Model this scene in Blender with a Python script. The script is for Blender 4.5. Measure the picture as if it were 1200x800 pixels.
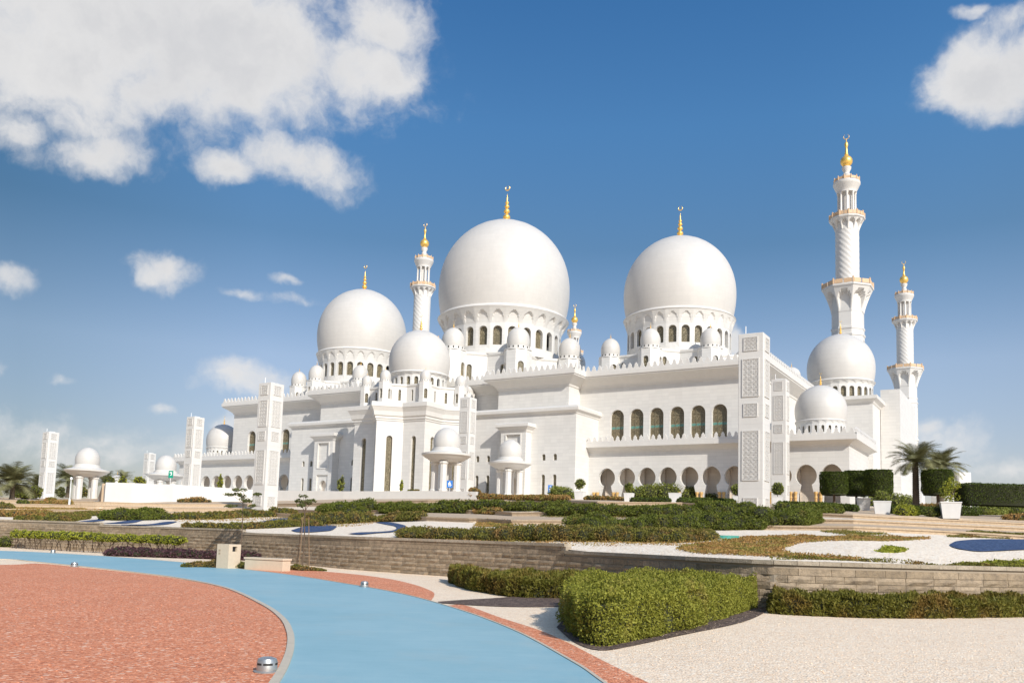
import bpy, math, random
import numpy as np
from mathutils import Vector, Matrix
from mathutils.geometry import tessellate_polygon
random.seed(7)
rng = np.random.default_rng(7)
sc = bpy.context.scene
for o in list(bpy.data.objects):
    bpy.data.objects.remove(o)
COL = sc.collection
R_ = math.radians

# ------------------------------------------------------------------ camera
FPX, PPX, PPY = 996.92, 600.0, 531.1          # focal length and principal point of the photograph, in its pixels
ROLL, PITCH, CZ = R_(1.786), R_(5.741), 1.7
def _cam():
    c, s = math.cos(PITCH), math.sin(PITCH)
    A = np.array([[1, 0, 0], [0, s, -c], [0, c, s]])
    cr, sr = math.cos(ROLL), math.sin(ROLL)
    return np.array([[cr, -sr, 0], [sr, cr, 0], [0, 0, 1]]) @ A
RC = _cam()
cam = bpy.data.cameras.new('camera')
cam.sensor_width = 36; cam.sensor_fit = 'HORIZONTAL'
cam.lens = FPX/1200*36; cam.shift_y = (PPY-400)/1200
cam.clip_start = 0.1; cam.clip_end = 20000
co = bpy.data.objects.new('camera', cam); COL.objects.link(co)
m = Matrix.Identity(4)
for i in range(3):
    m[i][0] = RC[0][i]; m[i][1] = -RC[1][i]; m[i][2] = -RC[2][i]
m[2][3] = CZ
co.matrix_world = m
sc.camera = co

# ------------------------------------------------------------------ mosque frame (used by the sun direction too)
TH = R_(31.738)
MC = np.array([-3.967, 213.19])
UV_U = np.array([math.cos(TH), -math.sin(TH)]); UV_V = np.array([math.sin(TH), math.cos(TH)])
def MW(u, v):
    q = MC + u*UV_U + v*UV_V
    return float(q[0]), float(q[1])

# ------------------------------------------------------------------ light
tu, tv, tz = -1.75, 1.0, -1.22               # direction the sunlight travels, in mosque axes
tx, ty = tu*UV_U + tv*UV_V
tdir = Vector((tx, ty, tz)).normalized()
SUN_EL = math.asin(-tdir.z)
SUN_AZ = math.atan2(-tdir.x, -tdir.y)
sun = bpy.data.lights.new('sun', 'SUN'); sun.energy = 3.75; sun.angle = R_(0.53); sun.color = (1.0, 0.95, 0.87)
so = bpy.data.objects.new('sun', sun); COL.objects.link(so)
so.rotation_euler = tdir.to_track_quat('-Z', 'Y').to_euler()
so.location = (60, -100, 120)
sc.view_settings.view_transform = 'Standard'; sc.view_settings.look = 'None'
sc.view_settings.gamma = 1; sc.view_settings.exposure = 0.3
sc.view_settings.use_curve_mapping = False
SKY_STRENGTH = 0.1

def ray(px, py):
    d = RC.T @ np.array([(px-PPX)/FPX, (py-PPY)/FPX, 1.0])
    return d
def hitz(px, py, z=0.0):
    d = ray(px, py); t = (z-CZ)/d[2]
    return float(d[0]*t), float(d[1]*t)
def atY(px, py, Y):
    d = ray(px, py); t = Y/d[1]
    return float(d[0]*t), float(Y), float(CZ+d[2]*t)
def hor_y(px):
    k = RC[:, 0:2]                                   # rows; find y with zero vertical component
    x = (px-PPX)/FPX
    y = -(RC[0, 2]*x + RC[2, 2])/RC[1, 2]
    return y*FPX+PPY

class N:
    """small helper for node trees"""
    def __init__(s, nt): s.nt = nt
    def __call__(s, t, **kw):
        n = s.nt.nodes.new(t)
        ins = kw.pop('ins', {})
        for k, v in kw.items(): setattr(n, k, v)
        for k, v in ins.items(): s.set(n, k, v)
        return n
    def set(s, n, k, v):
        sock = n.inputs[k]
        if isinstance(v, bpy.types.NodeSocket): s.nt.links.new(v, sock)
        elif isinstance(v, bpy.types.Node): s.nt.links.new(v.outputs[0], sock)
        else: sock.default_value = v
    def math(s, op, a, b=None, c=None, clamp=False):
        n = s.nt.nodes.new('ShaderNodeMath'); n.operation = op; n.use_clamp = clamp
        s.set(n, 0, a)
        if b is not None: s.set(n, 1, b)
        if c is not None: s.set(n, 2, c)
        return n.outputs[0]
    def vmath(s, op, a, b=None):
        n = s.nt.nodes.new('ShaderNodeVectorMath'); n.operation = op
        s.set(n, 0, a)
        if b is not None: s.set(n, 1, b)
        return n
    def mix(s, f, a, b, mode='MIX'):
        n = s.nt.nodes.new('ShaderNodeMix'); n.data_type = 'RGBA'; n.blend_type = mode
        s.set(n, 0, f); s.set(n, 6, a); s.set(n, 7, b)
        return n.outputs[2]
    def ramp(s, f, stops, interp='LINEAR'):
        n = s.nt.nodes.new('ShaderNodeValToRGB'); s.set(n, 0, f)
        n.color_ramp.interpolation = interp
        el = n.color_ramp.elements
        while len(el) > len(stops): el.remove(el[-1])
        while len(el) < len(stops): el.new(0.5)
        for e, (p, c) in zip(el, stops):
            e.position = p; e.color = c if len(c) == 4 else (*c, 1)
        return n.outputs[0]
    def noise(s, vec, scale, detail=4, rough=0.55, out=0, dist=0.0):
        n = s.nt.nodes.new('ShaderNodeTexNoise')
        if vec is not None: s.set(n, 'Vector', vec)
        n.inputs['Scale'].default_value = scale; n.inputs['Detail'].default_value = detail
        n.inputs['Roughness'].default_value = rough; n.inputs['Distortion'].default_value = dist
        return n.outputs[out]

# ------------------------------------------------------------------ sky with clouds
world = bpy.data.worlds.new('World'); sc.world = world; world.use_nodes = True
nt = world.node_tree; nt.nodes.clear(); n = N(nt)
out = n('ShaderNodeOutputWorld'); bg = n('ShaderNodeBackground'); bg.inputs[1].default_value = SKY_STRENGTH
nt.links.new(bg.outputs[0], out.inputs[0])
sky = n('ShaderNodeTexSky', sky_type='NISHITA', sun_disc=False, sun_elevation=SUN_EL, sun_rotation=SUN_AZ,
        altitude=0.0, air_density=1.0, dust_density=0.6, ozone_density=2.0)
tc = n('ShaderNodeTexCoord'); dirv = tc.outputs['Generated']
# cloud banks: direction of the centre (through a photo pixel), angular half-sizes, weight
BLOBS = [  # px, py, rx, ry, weight, tilt(deg)
    (190, 35, 300, 95, 1.1, 3), (60, 70, 200, 100, 1.05, 0), (300, 50, 150, 68, 1.05, 0), (425, 82, 88, 44, 1.0, 0),
    (445, 30, 60, 45, .8, 0), (165, 108, 100, 42, .9, 12), (95, 180, 95, 27, .9, 16), (10, 150, 50, 42, .85, 0),
    (352, 200, 70, 34, 1.0, -10), (268, 198, 36, 22, .8, 0), (190, 322, 44, 24, .95, 4), (285, 448, 52, 20, .68, -4),
    (1166, 92, 74, 50, 1.05, -20), (1212, 66, 56, 52, 1.05, 0), (1200, 14, 48, 20, .7, 0), (5, 325, 34, 18, .8, 0), (262, 492, 26, 12, .7, 0),
    (190, 470, 16, 9, .6, 0), (280, 346, 20, 6, .3, 0), (75, 448, 16, 9, .55, 0), (335, 330, 14, 5, .25, 0), (350, 356, 30, 5, .25, 0),
    (70, 522, 150, 34, .40, 0), (190, 525, 110, 26, .36, 0), (1120, 525, 60, 40, .50, 10), (1180, 552, 90, 20, .5, 0), (1085, 502, 24, 16, .6, 0),
    (865, 396, 14, 16, .65, 0), (1135, 14, 18, 8, .5, 0), (0, 430, 12, 14, .5, 0)]
field = None; haze_field = None
wn = n.noise(dirv, 9.0, 5, 0.6, out=1)
warp = n.vmath('MULTIPLY_ADD', wn, (0.06, 0.06, 0.06)); warp.inputs[2].default_value = (-0.03, -0.03, -0.03)
wdir = n.vmath('ADD', dirv, warp.outputs[0]).outputs[0]
for (bx, by, rx, ry, wgt, tilt) in BLOBS:
    d = Vector(ray(bx, by)).normalized()
    rt = d.cross(Vector((0, 0, 1))).normalized(); up = rt.cross(d)
    Rm = Matrix((rt, d, up)).transposed()
    Rm = Rm @ Matrix.Rotation(R_(-tilt)*-1.0*-1.0, 3, 'Y')
    k = 1.0/ray(bx, by).dot(ray(bx, by))**0.5
    mp = n('ShaderNodeMapping', vector_type='TEXTURE', ins={'Vector': wdir})
    mp.inputs['Location'].default_value = d
    mp.inputs['Rotation'].default_value = Rm.to_euler()
    mp.inputs['Scale'].default_value = (rx/FPX*k*1.15, 1.2, ry/FPX*k*1.15)
    ln = n.vmath('LENGTH', mp.outputs[0]).outputs[1]
    v = n.math('MULTIPLY', n.math('SUBTRACT', 1.0, n.math('POWER', ln, 1.6)), wgt)
    if field is None: field = v
    else:
        sm = nt.nodes.new('ShaderNodeMath'); sm.operation = 'SMOOTH_MAX'
        n.set(sm, 0, field); n.set(sm, 1, v); sm.inputs[2].default_value = 0.12
        field = sm.outputs[0]
na = n.noise(wdir, 12.0, 9, 0.60)
nb = n.noise(wdir, 5.0, 6, 0.6)
f1 = n.math('ADD', n.math('MULTIPLY', n.math('SUBTRACT', na, 0.5), 1.75), n.math('MULTIPLY', n.math('SUBTRACT', nb, 0.5), 0.8))
f1 = n.math('ADD', f1, n.math('MULTIPLY', n.math('SUBTRACT', n.noise(wdir, 34.0, 7, 0.62), 0.5), 0.75))
dens = n.math('ADD', n.math('MAXIMUM', field, -1.0), f1)
mr = n('ShaderNodeMapRange', interpolation_type='SMOOTHERSTEP', ins={0: dens}); mr.inputs[1].default_value = -0.12; mr.inputs[2].default_value = 1.02
alpha = n.math('MULTIPLY', mr.outputs[0], 0.96)
shade = n('ShaderNodeMapRange', interpolation_type='SMOOTHSTEP', ins={0: n.math('ADD', dens, n.math('MULTIPLY', n.math('SUBTRACT', n.noise(wdir, 7.0, 7, .65), .5), 1.6))})
shade.inputs[1].default_value = 0.35; shade.inputs[2].default_value = 1.55
CLOUD_LIT = (6.8, 6.7, 6.6, 1); CLOUD_BODY = (5.5, 5.5, 5.6, 1)
ccol = n.mix(shade.outputs[0], CLOUD_LIT, CLOUD_BODY)
# sky blue: Nishita, deeper higher up; unseen zenith brightened to add fill light
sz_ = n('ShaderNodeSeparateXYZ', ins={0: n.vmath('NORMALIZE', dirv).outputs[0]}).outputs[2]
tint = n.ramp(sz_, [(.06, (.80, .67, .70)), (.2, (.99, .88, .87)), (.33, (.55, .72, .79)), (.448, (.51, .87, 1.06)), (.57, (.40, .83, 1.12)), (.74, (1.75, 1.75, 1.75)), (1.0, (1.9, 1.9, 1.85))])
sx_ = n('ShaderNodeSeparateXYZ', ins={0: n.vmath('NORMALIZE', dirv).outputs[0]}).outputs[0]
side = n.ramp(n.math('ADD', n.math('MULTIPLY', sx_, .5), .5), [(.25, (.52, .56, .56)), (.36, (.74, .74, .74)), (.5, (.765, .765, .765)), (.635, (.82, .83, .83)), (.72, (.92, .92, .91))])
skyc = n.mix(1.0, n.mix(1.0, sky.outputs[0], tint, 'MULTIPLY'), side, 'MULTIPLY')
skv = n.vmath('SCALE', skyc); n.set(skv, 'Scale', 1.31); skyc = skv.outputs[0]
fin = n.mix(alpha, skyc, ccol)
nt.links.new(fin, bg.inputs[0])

# ------------------------------------------------------------------ materials
MATS = {}
def mat(name):
    mt = bpy.data.materials.new(name); mt.use_nodes = True
    nt = mt.node_tree; nt.nodes.clear()
    n = N(nt); o = n('ShaderNodeOutputMaterial'); b = n('ShaderNodeBsdfPrincipled')
    nt.links.new(b.outputs[0], o.inputs[0])
    MATS[name] = mt
    return mt, n, b
def bump(n, b, h, strength=0.3, dist=0.02):
    bp = n('ShaderNodeBump', ins={'Height': h}); bp.inputs['Strength'].default_value = strength; bp.inputs['Distance'].default_value = dist
    n.nt.links.new(bp.outputs[0], b.inputs['Normal'])
def simple(name, col, rough=0.6, metal=0.0, var=0.15, scale=3.0):
    mt, n, b = mat(name)
    tc = n('ShaderNodeTexCoord')
    v = n.noise(tc.outputs['Object'], scale, 5, 0.6)
    c = n.mix(v, tuple(x*(1-var) for x in col)+(1,), tuple(min(1, x*(1+var)) for x in col)+(1,))
    n.set(b, 'Base Color', c); b.inputs['Roughness'].default_value = rough; b.inputs['Metallic'].default_value = metal
    return mt
def marble(name, col, joint=0.9, sx=1.4, sz=0.7, stain=0.06, fac=True):
    mt, n, b = mat(name)
    tc = n('ShaderNodeTexCoord'); P = tc.outputs['Object']
    # joints of the cladding: courses in z, butt joints on both horizontal axes
    sp = n('ShaderNodeSeparateXYZ', ins={0: P})
    def line(a, period, w):
        f = n.math('FRACT', n.math('DIVIDE', a, period)); g = n.math('ABSOLUTE', n.math('SUBTRACT', f, 0.5))
        return n.math('GREATER_THAN', g, 0.5-w/period)
    j = n.math('MAXIMUM', line(sp.outputs[2], sz, 0.03), n.math('MULTIPLY', line(n.math('ADD', sp.outputs[0], sp.outputs[1]), sx, 0.02), 0.4)) if fac else None
    big = n.noise(P, 0.15, 4, 0.6); sm = n.noise(P, 1.2, 6, 0.65)
    m2 = n('ShaderNodeMapping', ins={'Vector': P}); m2.inputs['Scale'].default_value = (1.2, 1.2, 0.08)
    strk = n.noise(m2.outputs[0], 1.0, 5, 0.6)
    k = n.math('ADD', n.math('MULTIPLY', n.math('SUBTRACT', big, 0.5), stain*1.3), n.math('ADD', n.math('MULTIPLY', n.math('SUBTRACT', sm, 0.5), stain), n.math('MULTIPLY', n.math('SUBTRACT', strk, 0.5), stain*1.2)))
    k = n.math('ADD', k, 1.0)
    if fac:                                     # every slab has its own tone
        cell = n('ShaderNodeCombineXYZ', ins={0: n.math('FLOOR', n.math('DIVIDE', n.math('ADD', sp.outputs[0], sp.outputs[1]), sx)), 1: n.math('FLOOR', n.math('DIVIDE', sp.outputs[2], sz))})
        wn = n('ShaderNodeTexWhiteNoise', ins={'Vector': cell}); k = n.math('ADD', k, n.math('MULTIPLY', n.math('SUBTRACT', wn.outputs[0], .5), .07 if sx < 2 else .03))
    if fac: k = n.math('MULTIPLY', k, n.math('SUBTRACT', 1.0, n.math('MULTIPLY', j, 1-joint)))
    cc = n('ShaderNodeCombineColor', ins={0: n.math('MULTIPLY', k, col[0]), 1: n.math('MULTIPLY', k, col[1]), 2: n.math('MULTIPLY', k, col[2])})
    n.set(b, 'Base Color', cc); b.inputs['Roughness'].default_value = 0.45
    bump(n, b, sm, 0.08, 0.03)
    return mt
M_WALL = marble('white_marble_wall', (0.665, 0.638, 0.594), joint=0.88)
M_DOME = marble('white_marble_dome', (0.58, 0.55, 0.508), joint=0.94, sx=2.0, sz=1.0, stain=0.08)
M_TRIM = marble('white_marble_trim', (0.66, 0.63, 0.585), fac=False, stain=0.09)
M_PYL = marble('white_marble_tower', (0.655, 0.63, 0.59), joint=0.92, sx=9, sz=0.9, stain=0.07)
M_CARVE = marble('carved_marble', (0.65, 0.62, 0.58), fac=False, stain=0.2)
M_INNER = marble('warm_marble_inside', (0.72, 0.63, 0.53), joint=0.9, stain=0.12)
M_GOLD = simple('gold_leaf', (0.95, 0.60, 0.16), 0.36, 0.65, 0.06)
M_GILT = simple('gilded_plaster', (.55, .34, .12), .5, 0.0, .15)
M_LATT = simple('bronze_lattice', (.22, .19, .12), .5, 0, .1)
M_TAN = simple('tan_balustrade_stone', (0.62, 0.42, 0.25), 0.55, 0.0, 0.2)
M_WHITE = simple('white_painted_metal', (0.8, 0.8, 0.79), 0.4)
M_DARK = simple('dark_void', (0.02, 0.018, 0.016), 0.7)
M_BLUE = simple('blue_sign_paint', (0.02, 0.17, 0.55), 0.35, 0, 0.05)
M_GREEN = simple('green_sign_paint', (0.0, 0.27, 0.17), 0.35, 0, 0.05)
M_STEEL = simple('brushed_steel', (0.50, 0.50, 0.48), 0.35, 0.75, 0.1, 30)
M_POT = marble('planter_marble', (0.78, 0.76, 0.73), fac=False, stain=0.14)
M_BEIGE = simple('beige_cast_stone', (0.62, 0.50, 0.36), 0.8, 0, 0.12, 6)
M_BARK = simple('bark', (0.11, 0.075, 0.05), 0.9, 0, 0.4, 9)
M_PALMBARK = simple('palm_bark', (0.13, 0.10, 0.07), 0.9, 0, 0.5, 7)
M_STAKE = simple('wooden_stake', (0.22, 0.14, 0.08), 0.85, 0, 0.3, 9)
M_TEAL = simple('teal_cover_paint', (0.06, 0.30, 0.24), 0.5, 0, 0.1)
def m_glass():
    mt, n, b = mat('lattice_glass')
    tc = n('ShaderNodeTexCoord')
    vo = n('ShaderNodeTexVoronoi', feature='DISTANCE_TO_EDGE', ins={'Vector': tc.outputs['Object'], 'Scale': 2.6})
    g = n('ShaderNodeMapRange', ins={0: vo.outputs[0]}); g.inputs[1].default_value = 0.03; g.inputs[2].default_value = 0.10
    v2 = n.noise(tc.outputs['Object'], 0.9, 3)
    base = n.mix(v2, (0.075, 0.065, 0.035, 1), (0.13, 0.105, 0.06, 1))
    c = n.mix(g.outputs[0], (0.30, 0.25, 0.16, 1), base)
    n.set(b, 'Base Color', c); b.inputs['Roughness'].default_value = 0.22
    return mt
M_GLASS = m_glass()
def m_stained():
    mt, n, b = mat('stained_glass')
    tc = n('ShaderNodeTexCoord')
    vo = n('ShaderNodeTexVoronoi', feature='DISTANCE_TO_EDGE', ins={'Vector': tc.outputs['Object'], 'Scale': 3.2})
    g = n('ShaderNodeMapRange', ins={0: vo.outputs[0]}); g.inputs[1].default_value = 0.02; g.inputs[2].default_value = 0.09
    v2 = n.noise(tc.outputs['Object'], 1.5, 4)
    base = n.mix(v2, (0.09, 0.075, 0.04, 1), (0.15, 0.115, 0.065, 1))
    c = n.mix(g.outputs[0], (0.33, 0.27, 0.17, 1), base)
    # the band of turquoise glass about a third of the way up
    sp = n('ShaderNodeSeparateXYZ', ins={0: tc.outputs['Object']})
    dz = n.math('ABSOLUTE', n.math('SUBTRACT', sp.outputs[2], 24.9))
    bd = n.math('LESS_THAN', n.math('ADD', dz, n.math('MULTIPLY', n.noise(tc.outputs['Object'], 3.0, 2), 0.5)), 0.48)
    c = n.mix(n.math('MULTIPLY', bd, 0.8), c, (0.10, 0.28, 0.24, 1))
    n.set(b, 'Base Color', c); b.inputs['Roughness'].default_value = 0.3
    return mt
M_STAINED = m_stained()
def gravel(name, cols, cell, bstr=0.6, patch=0.06):
    mt, n, b = mat(name)
    tc = n('ShaderNodeTexCoord'); P = tc.outputs['Object']
    vo = n('ShaderNodeTexVoronoi', ins={'Vector': P, 'Scale': 1/cell})
    vo2 = n('ShaderNodeTexVoronoi', ins={'Vector': P, 'Scale': 0.37/cell})
    sp = n('ShaderNodeSeparateColor', ins={0: vo.outputs['Color']})
    sp2 = n('ShaderNodeSeparateColor', ins={0: vo2.outputs['Color']})
    c = n.ramp(sp.outputs[0], cols)
    rare = n.math('GREATER_THAN', sp2.outputs[1], 0.93)
    near = n.math('LESS_THAN', vo2.outputs['Distance'], 0.42)
    c = n.mix(n.math('MULTIPLY', n.math('MULTIPLY', rare, near), 0.8), c, cols[-1][1] if len(cols[-1][1]) == 4 else (*cols[-1][1], 1))
    big = n.noise(P, 0.5, 5, 0.6); mid = n.noise(P, 2.3, 5, 0.65)
    k = n.math('ADD', 1.0, n.math('ADD', n.math('MULTIPLY', n.math('SUBTRACT', big, .5), patch*3), n.math('MULTIPLY', n.math('SUBTRACT', mid, .5), patch*3)))
    vm = n.vmath('SCALE', c); n.set(vm, 'Scale', k)
    n.set(b, 'Base Color', vm.outputs[0]); b.inputs['Roughness'].default_value = 0.85
    h = n.math('SUBTRACT', 1.0, vo.outputs['Distance'])
    h = n.math('ADD', h, n.math('MULTIPLY', n.math('SUBTRACT', 1.0, vo2.outputs['Distance']), 0.6))
    h = n.math('ADD', h, n.math('MULTIPLY', n.noise(P, 3.0, 5), 1.5))
    bump(n, b, h, bstr, cell*0.6)
    return mt
M_CREAM = gravel('cream_gravel', [(0, (.76, .54, .36)), (.35, (.90, .69, .485)), (.75, (.93, .735, .53)), (1, (.95, .82, .65))], 0.035, 0.55)
M_RED = gravel('red_gravel', [(0, (.44, .13, .058)), (.3, (.66, .215, .098)), (.7, (.79, .29, .142)), (.92, (.86, .38, .21)), (1, (.92, .60, .42))], 0.032, 0.8, 0.07)
M_MULCH = gravel('dark_mulch', [(0, (.05, .03, .02)), (.5, (.12, .075, .055)), (1, (.22, .15, .11))], 0.06, 0.9)
M_BLUEPEB = gravel('blue_pebbles', [(0, (.014, .032, .085)), (.5, (.022, .052, .13)), (1, (.08, .13, .24))], 0.06, 0.5)
def m_terrain():
    mt, n, b = mat('garden_ground')
    tc = n('ShaderNodeTexCoord'); P = tc.outputs['Object']
    at = n('ShaderNodeAttribute', attribute_name='zone')          # 0 white pebbles, 1 sandstone treads, 2 pale paving
    vo = n('ShaderNodeTexVoronoi', ins={'Vector': P, 'Scale': 11.0})
    sp = n('ShaderNodeSeparateColor', ins={0: vo.outputs['Color']})
    peb = n.ramp(sp.outputs[0], [(0, (.70, .55, .40)), (.4, (.89, .735, .56)), (1, (.95, .84, .69))])
    mid = n.noise(P, 0.8, 6, 0.65)
    tread = n.mix(mid, (0.44, 0.315, 0.20, 1), (0.60, 0.455, 0.315, 1))
    pav = n.mix(mid, (0.68, 0.63, 0.56, 1), (0.78, 0.73, 0.66, 1))
    f1 = n.math('MULTIPLY', at.outputs['Fac'], 1.0, clamp=True)
    f2 = n.math('SUBTRACT', at.outputs['Fac'], 1.0, clamp=True)
    c = n.mix(f2, n.mix(f1, peb, tread), pav)
    n.set(b, 'Base Color', c); b.inputs['Roughness'].default_value = 0.85
    bump(n, b, n.math('ADD', n.math('SUBTRACT', 1.0, vo.outputs['Distance']), mid), 0.5, 0.05)
    return mt
M_TERR = m_terrain()
def m_path():
    mt, n, b = mat('blue_rubber_path')
    tc = n('ShaderNodeTexCoord'); P = tc.outputs['Object']
    big = n.noise(P, 0.25, 5, 0.6); fine = n.noise(P, 60.0, 3, 0.7); mid = n.noise(P, 1.7, 6, 0.7)
    f = n.math('ADD', n.math('MULTIPLY', big, 0.55), n.math('ADD', n.math('MULTIPLY', mid, 0.3), n.math('MULTIPLY', fine, 0.25)))
    m3 = n('ShaderNodeMapping', ins={'Vector': P}); m3.inputs['Scale'].default_value = (.5, 3.0, 1)
    brush = n.noise(m3.outputs[0], 1.6, 6, .65)
    f = n.math('ADD', f, n.math('MULTIPLY', n.math('SUBTRACT', brush, .5), .30))
    c = n.ramp(f, [(0.35, (.20, .40, .46)), (0.55, (.26, .46, .52)), (0.75, (.34, .52, .56))])
    dust = n('ShaderNodeMapRange', ins={0: n.noise(P, .55, 7, .7)}); dust.inputs[1].default_value = .52; dust.inputs[2].default_value = .8
    c = n.mix(n.math('MULTIPLY', dust.outputs[0], .35), c, (.50, .50, .45, 1))
    sc_ = n('ShaderNodeMapRange', ins={0: n.noise(P, 9.0, 4, .8)}); sc_.inputs[1].default_value = .66; sc_.inputs[2].default_value = .74
    c = n.mix(n.math('MULTIPLY', sc_.outputs[0], .25), c, (.14, .27, .33, 1))
    n.set(b, 'Base Color', c); b.inputs['Roughness'].default_value = 0.5
    bump(n, b, fine, 0.3, 0.004)
    return mt
M_PATH = m_path()
M_KERB = simple('pale_kerb_stone', (.56, .48, .37), .8, 0, .15, 5)
def m_block(name, a, c2, dark):
    mt, n, b = mat(name)
    tc = n('ShaderNodeTexCoord'); P = tc.outputs['Object']
    g = n('ShaderNodeNewGeometry')
    rnd = g.outputs['Random Per Island']
    mid = n.noise(P, 5.0, 7, 0.7); fine = n.noise(P, 28.0, 5, 0.7)
    c = n.mix(rnd, a, c2)
    c = n.mix(n.math('MULTIPLY', n.math('SUBTRACT', mid, 0.42, clamp=True), 2.6, clamp=True), c, dark)
    vm = n.vmath('SCALE', c); n.set(vm, 'Scale', n.math('ADD', 0.72, n.math('MULTIPLY', fine, 0.55)))
    n.set(b, 'Base Color', vm.outputs[0]); b.inputs['Roughness'].default_value = 0.9
    bump(n, b, n.math('ADD', n.math('MULTIPLY', mid, 1.0), n.math('MULTIPLY', fine, 0.4)), 0.9, 0.05)
    return mt
M_BLOCK = m_block('split_face_block', (.29, .215, .135, 1), (.44, .335, .225, 1), (.14, .11, .08, 1))
M_COPE = m_block('coping_block', (.38, .31, .22, 1), (.46, .385, .29, 1), (.26, .21, .15, 1))
M_SAND = m_block('terrace_sandstone', (.50, .37, .24, 1), (.58, .45, .31, 1), (.38, .28, .18, 1))
def leaf(name, a, c2, dry=None, dryf=0.0, trans=0.25):
    mt, n, b = mat(name)
    g = n('ShaderNodeNewGeometry'); tc = n('ShaderNodeTexCoord')
    c = n.mix(g.outputs['Random Per Island'], (*a, 1), (*c2, 1))
    cl = n.noise(tc.outputs['Object'], 1.1, 3)
    if dry:
        f = n('ShaderNodeMapRange', ins={0: cl}); f.inputs[1].default_value = 0.62-dryf*0.5; f.inputs[2].default_value = 0.8-dryf*0.4
        c = n.mix(f.outputs[0], c, (*dry, 1))
    vm = n.vmath('SCALE', c); n.set(vm, 'Scale', n.math('ADD', 0.7, n.math('MULTIPLY', n.noise(tc.outputs['Object'], 2.7, 3), 0.6)))
    n.set(b, 'Base Color', vm.outputs[0]); b.inputs['Roughness'].default_value = 0.6; b.inputs['Specular IOR Level'].default_value = 0.2
    tr = n('ShaderNodeBsdfTranslucent', ins={0: vm.outputs[0]}); mx = n('ShaderNodeMixShader', ins={0: trans, 1: b, 2: tr})
    o = [x for x in n.nt.nodes if x.type == 'OUTPUT_MATERIAL'][0]
    n.nt.links.new(mx.outputs[0], o.inputs[0])
    return mt
L_BUSH = leaf('bush_leaf', (.18, .187, .022), (.34, .328, .055), (.36, .28, .08), .12, .3)
L_JUN = leaf('juniper_leaf', (.085, .11, .014), (.175, .19, .032), (.19, .14, .04), .12)
L_OLIVE = leaf('olive_leaf', (.13, .13, .022), (.23, .21, .045), (.28, .17, .06), .30)
L_DRY = leaf('dry_groundcover_leaf', (.34, .185, .055), (.44, .27, .10), (.24, .22, .05), .35)
L_YEL = leaf('yellow_green_leaf', (.22, .25, .02), (.38, .37, .05))
L_HEDGE = leaf('clipped_hedge_leaf', (.05, .075, .010), (.11, .14, .022))
L_RIGHT = leaf('feathery_hedge_leaf', (.115, .115, .015), (.21, .185, .035), (.24, .15, .04), .28)
L_PURP = leaf('purple_leaf', (.07, .035, .045), (.14, .07, .075))
L_LITE = leaf('light_shrub_leaf', (.15, .18, .025), (.28, .29, .07))
L_PALM = leaf('palm_leaf', (.17, .17, .07), (.33, .31, .155))
L_PALE = leaf('pale_acacia_leaf', (.08, .095, .03), (.16, .165, .055))
L_RED = leaf('red_flower', (.35, .02, .03), (.5, .06, .08))
L_CORE = simple('twiggy_core', (.030, .032, .012), .95, 0, .4, 4)

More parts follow.
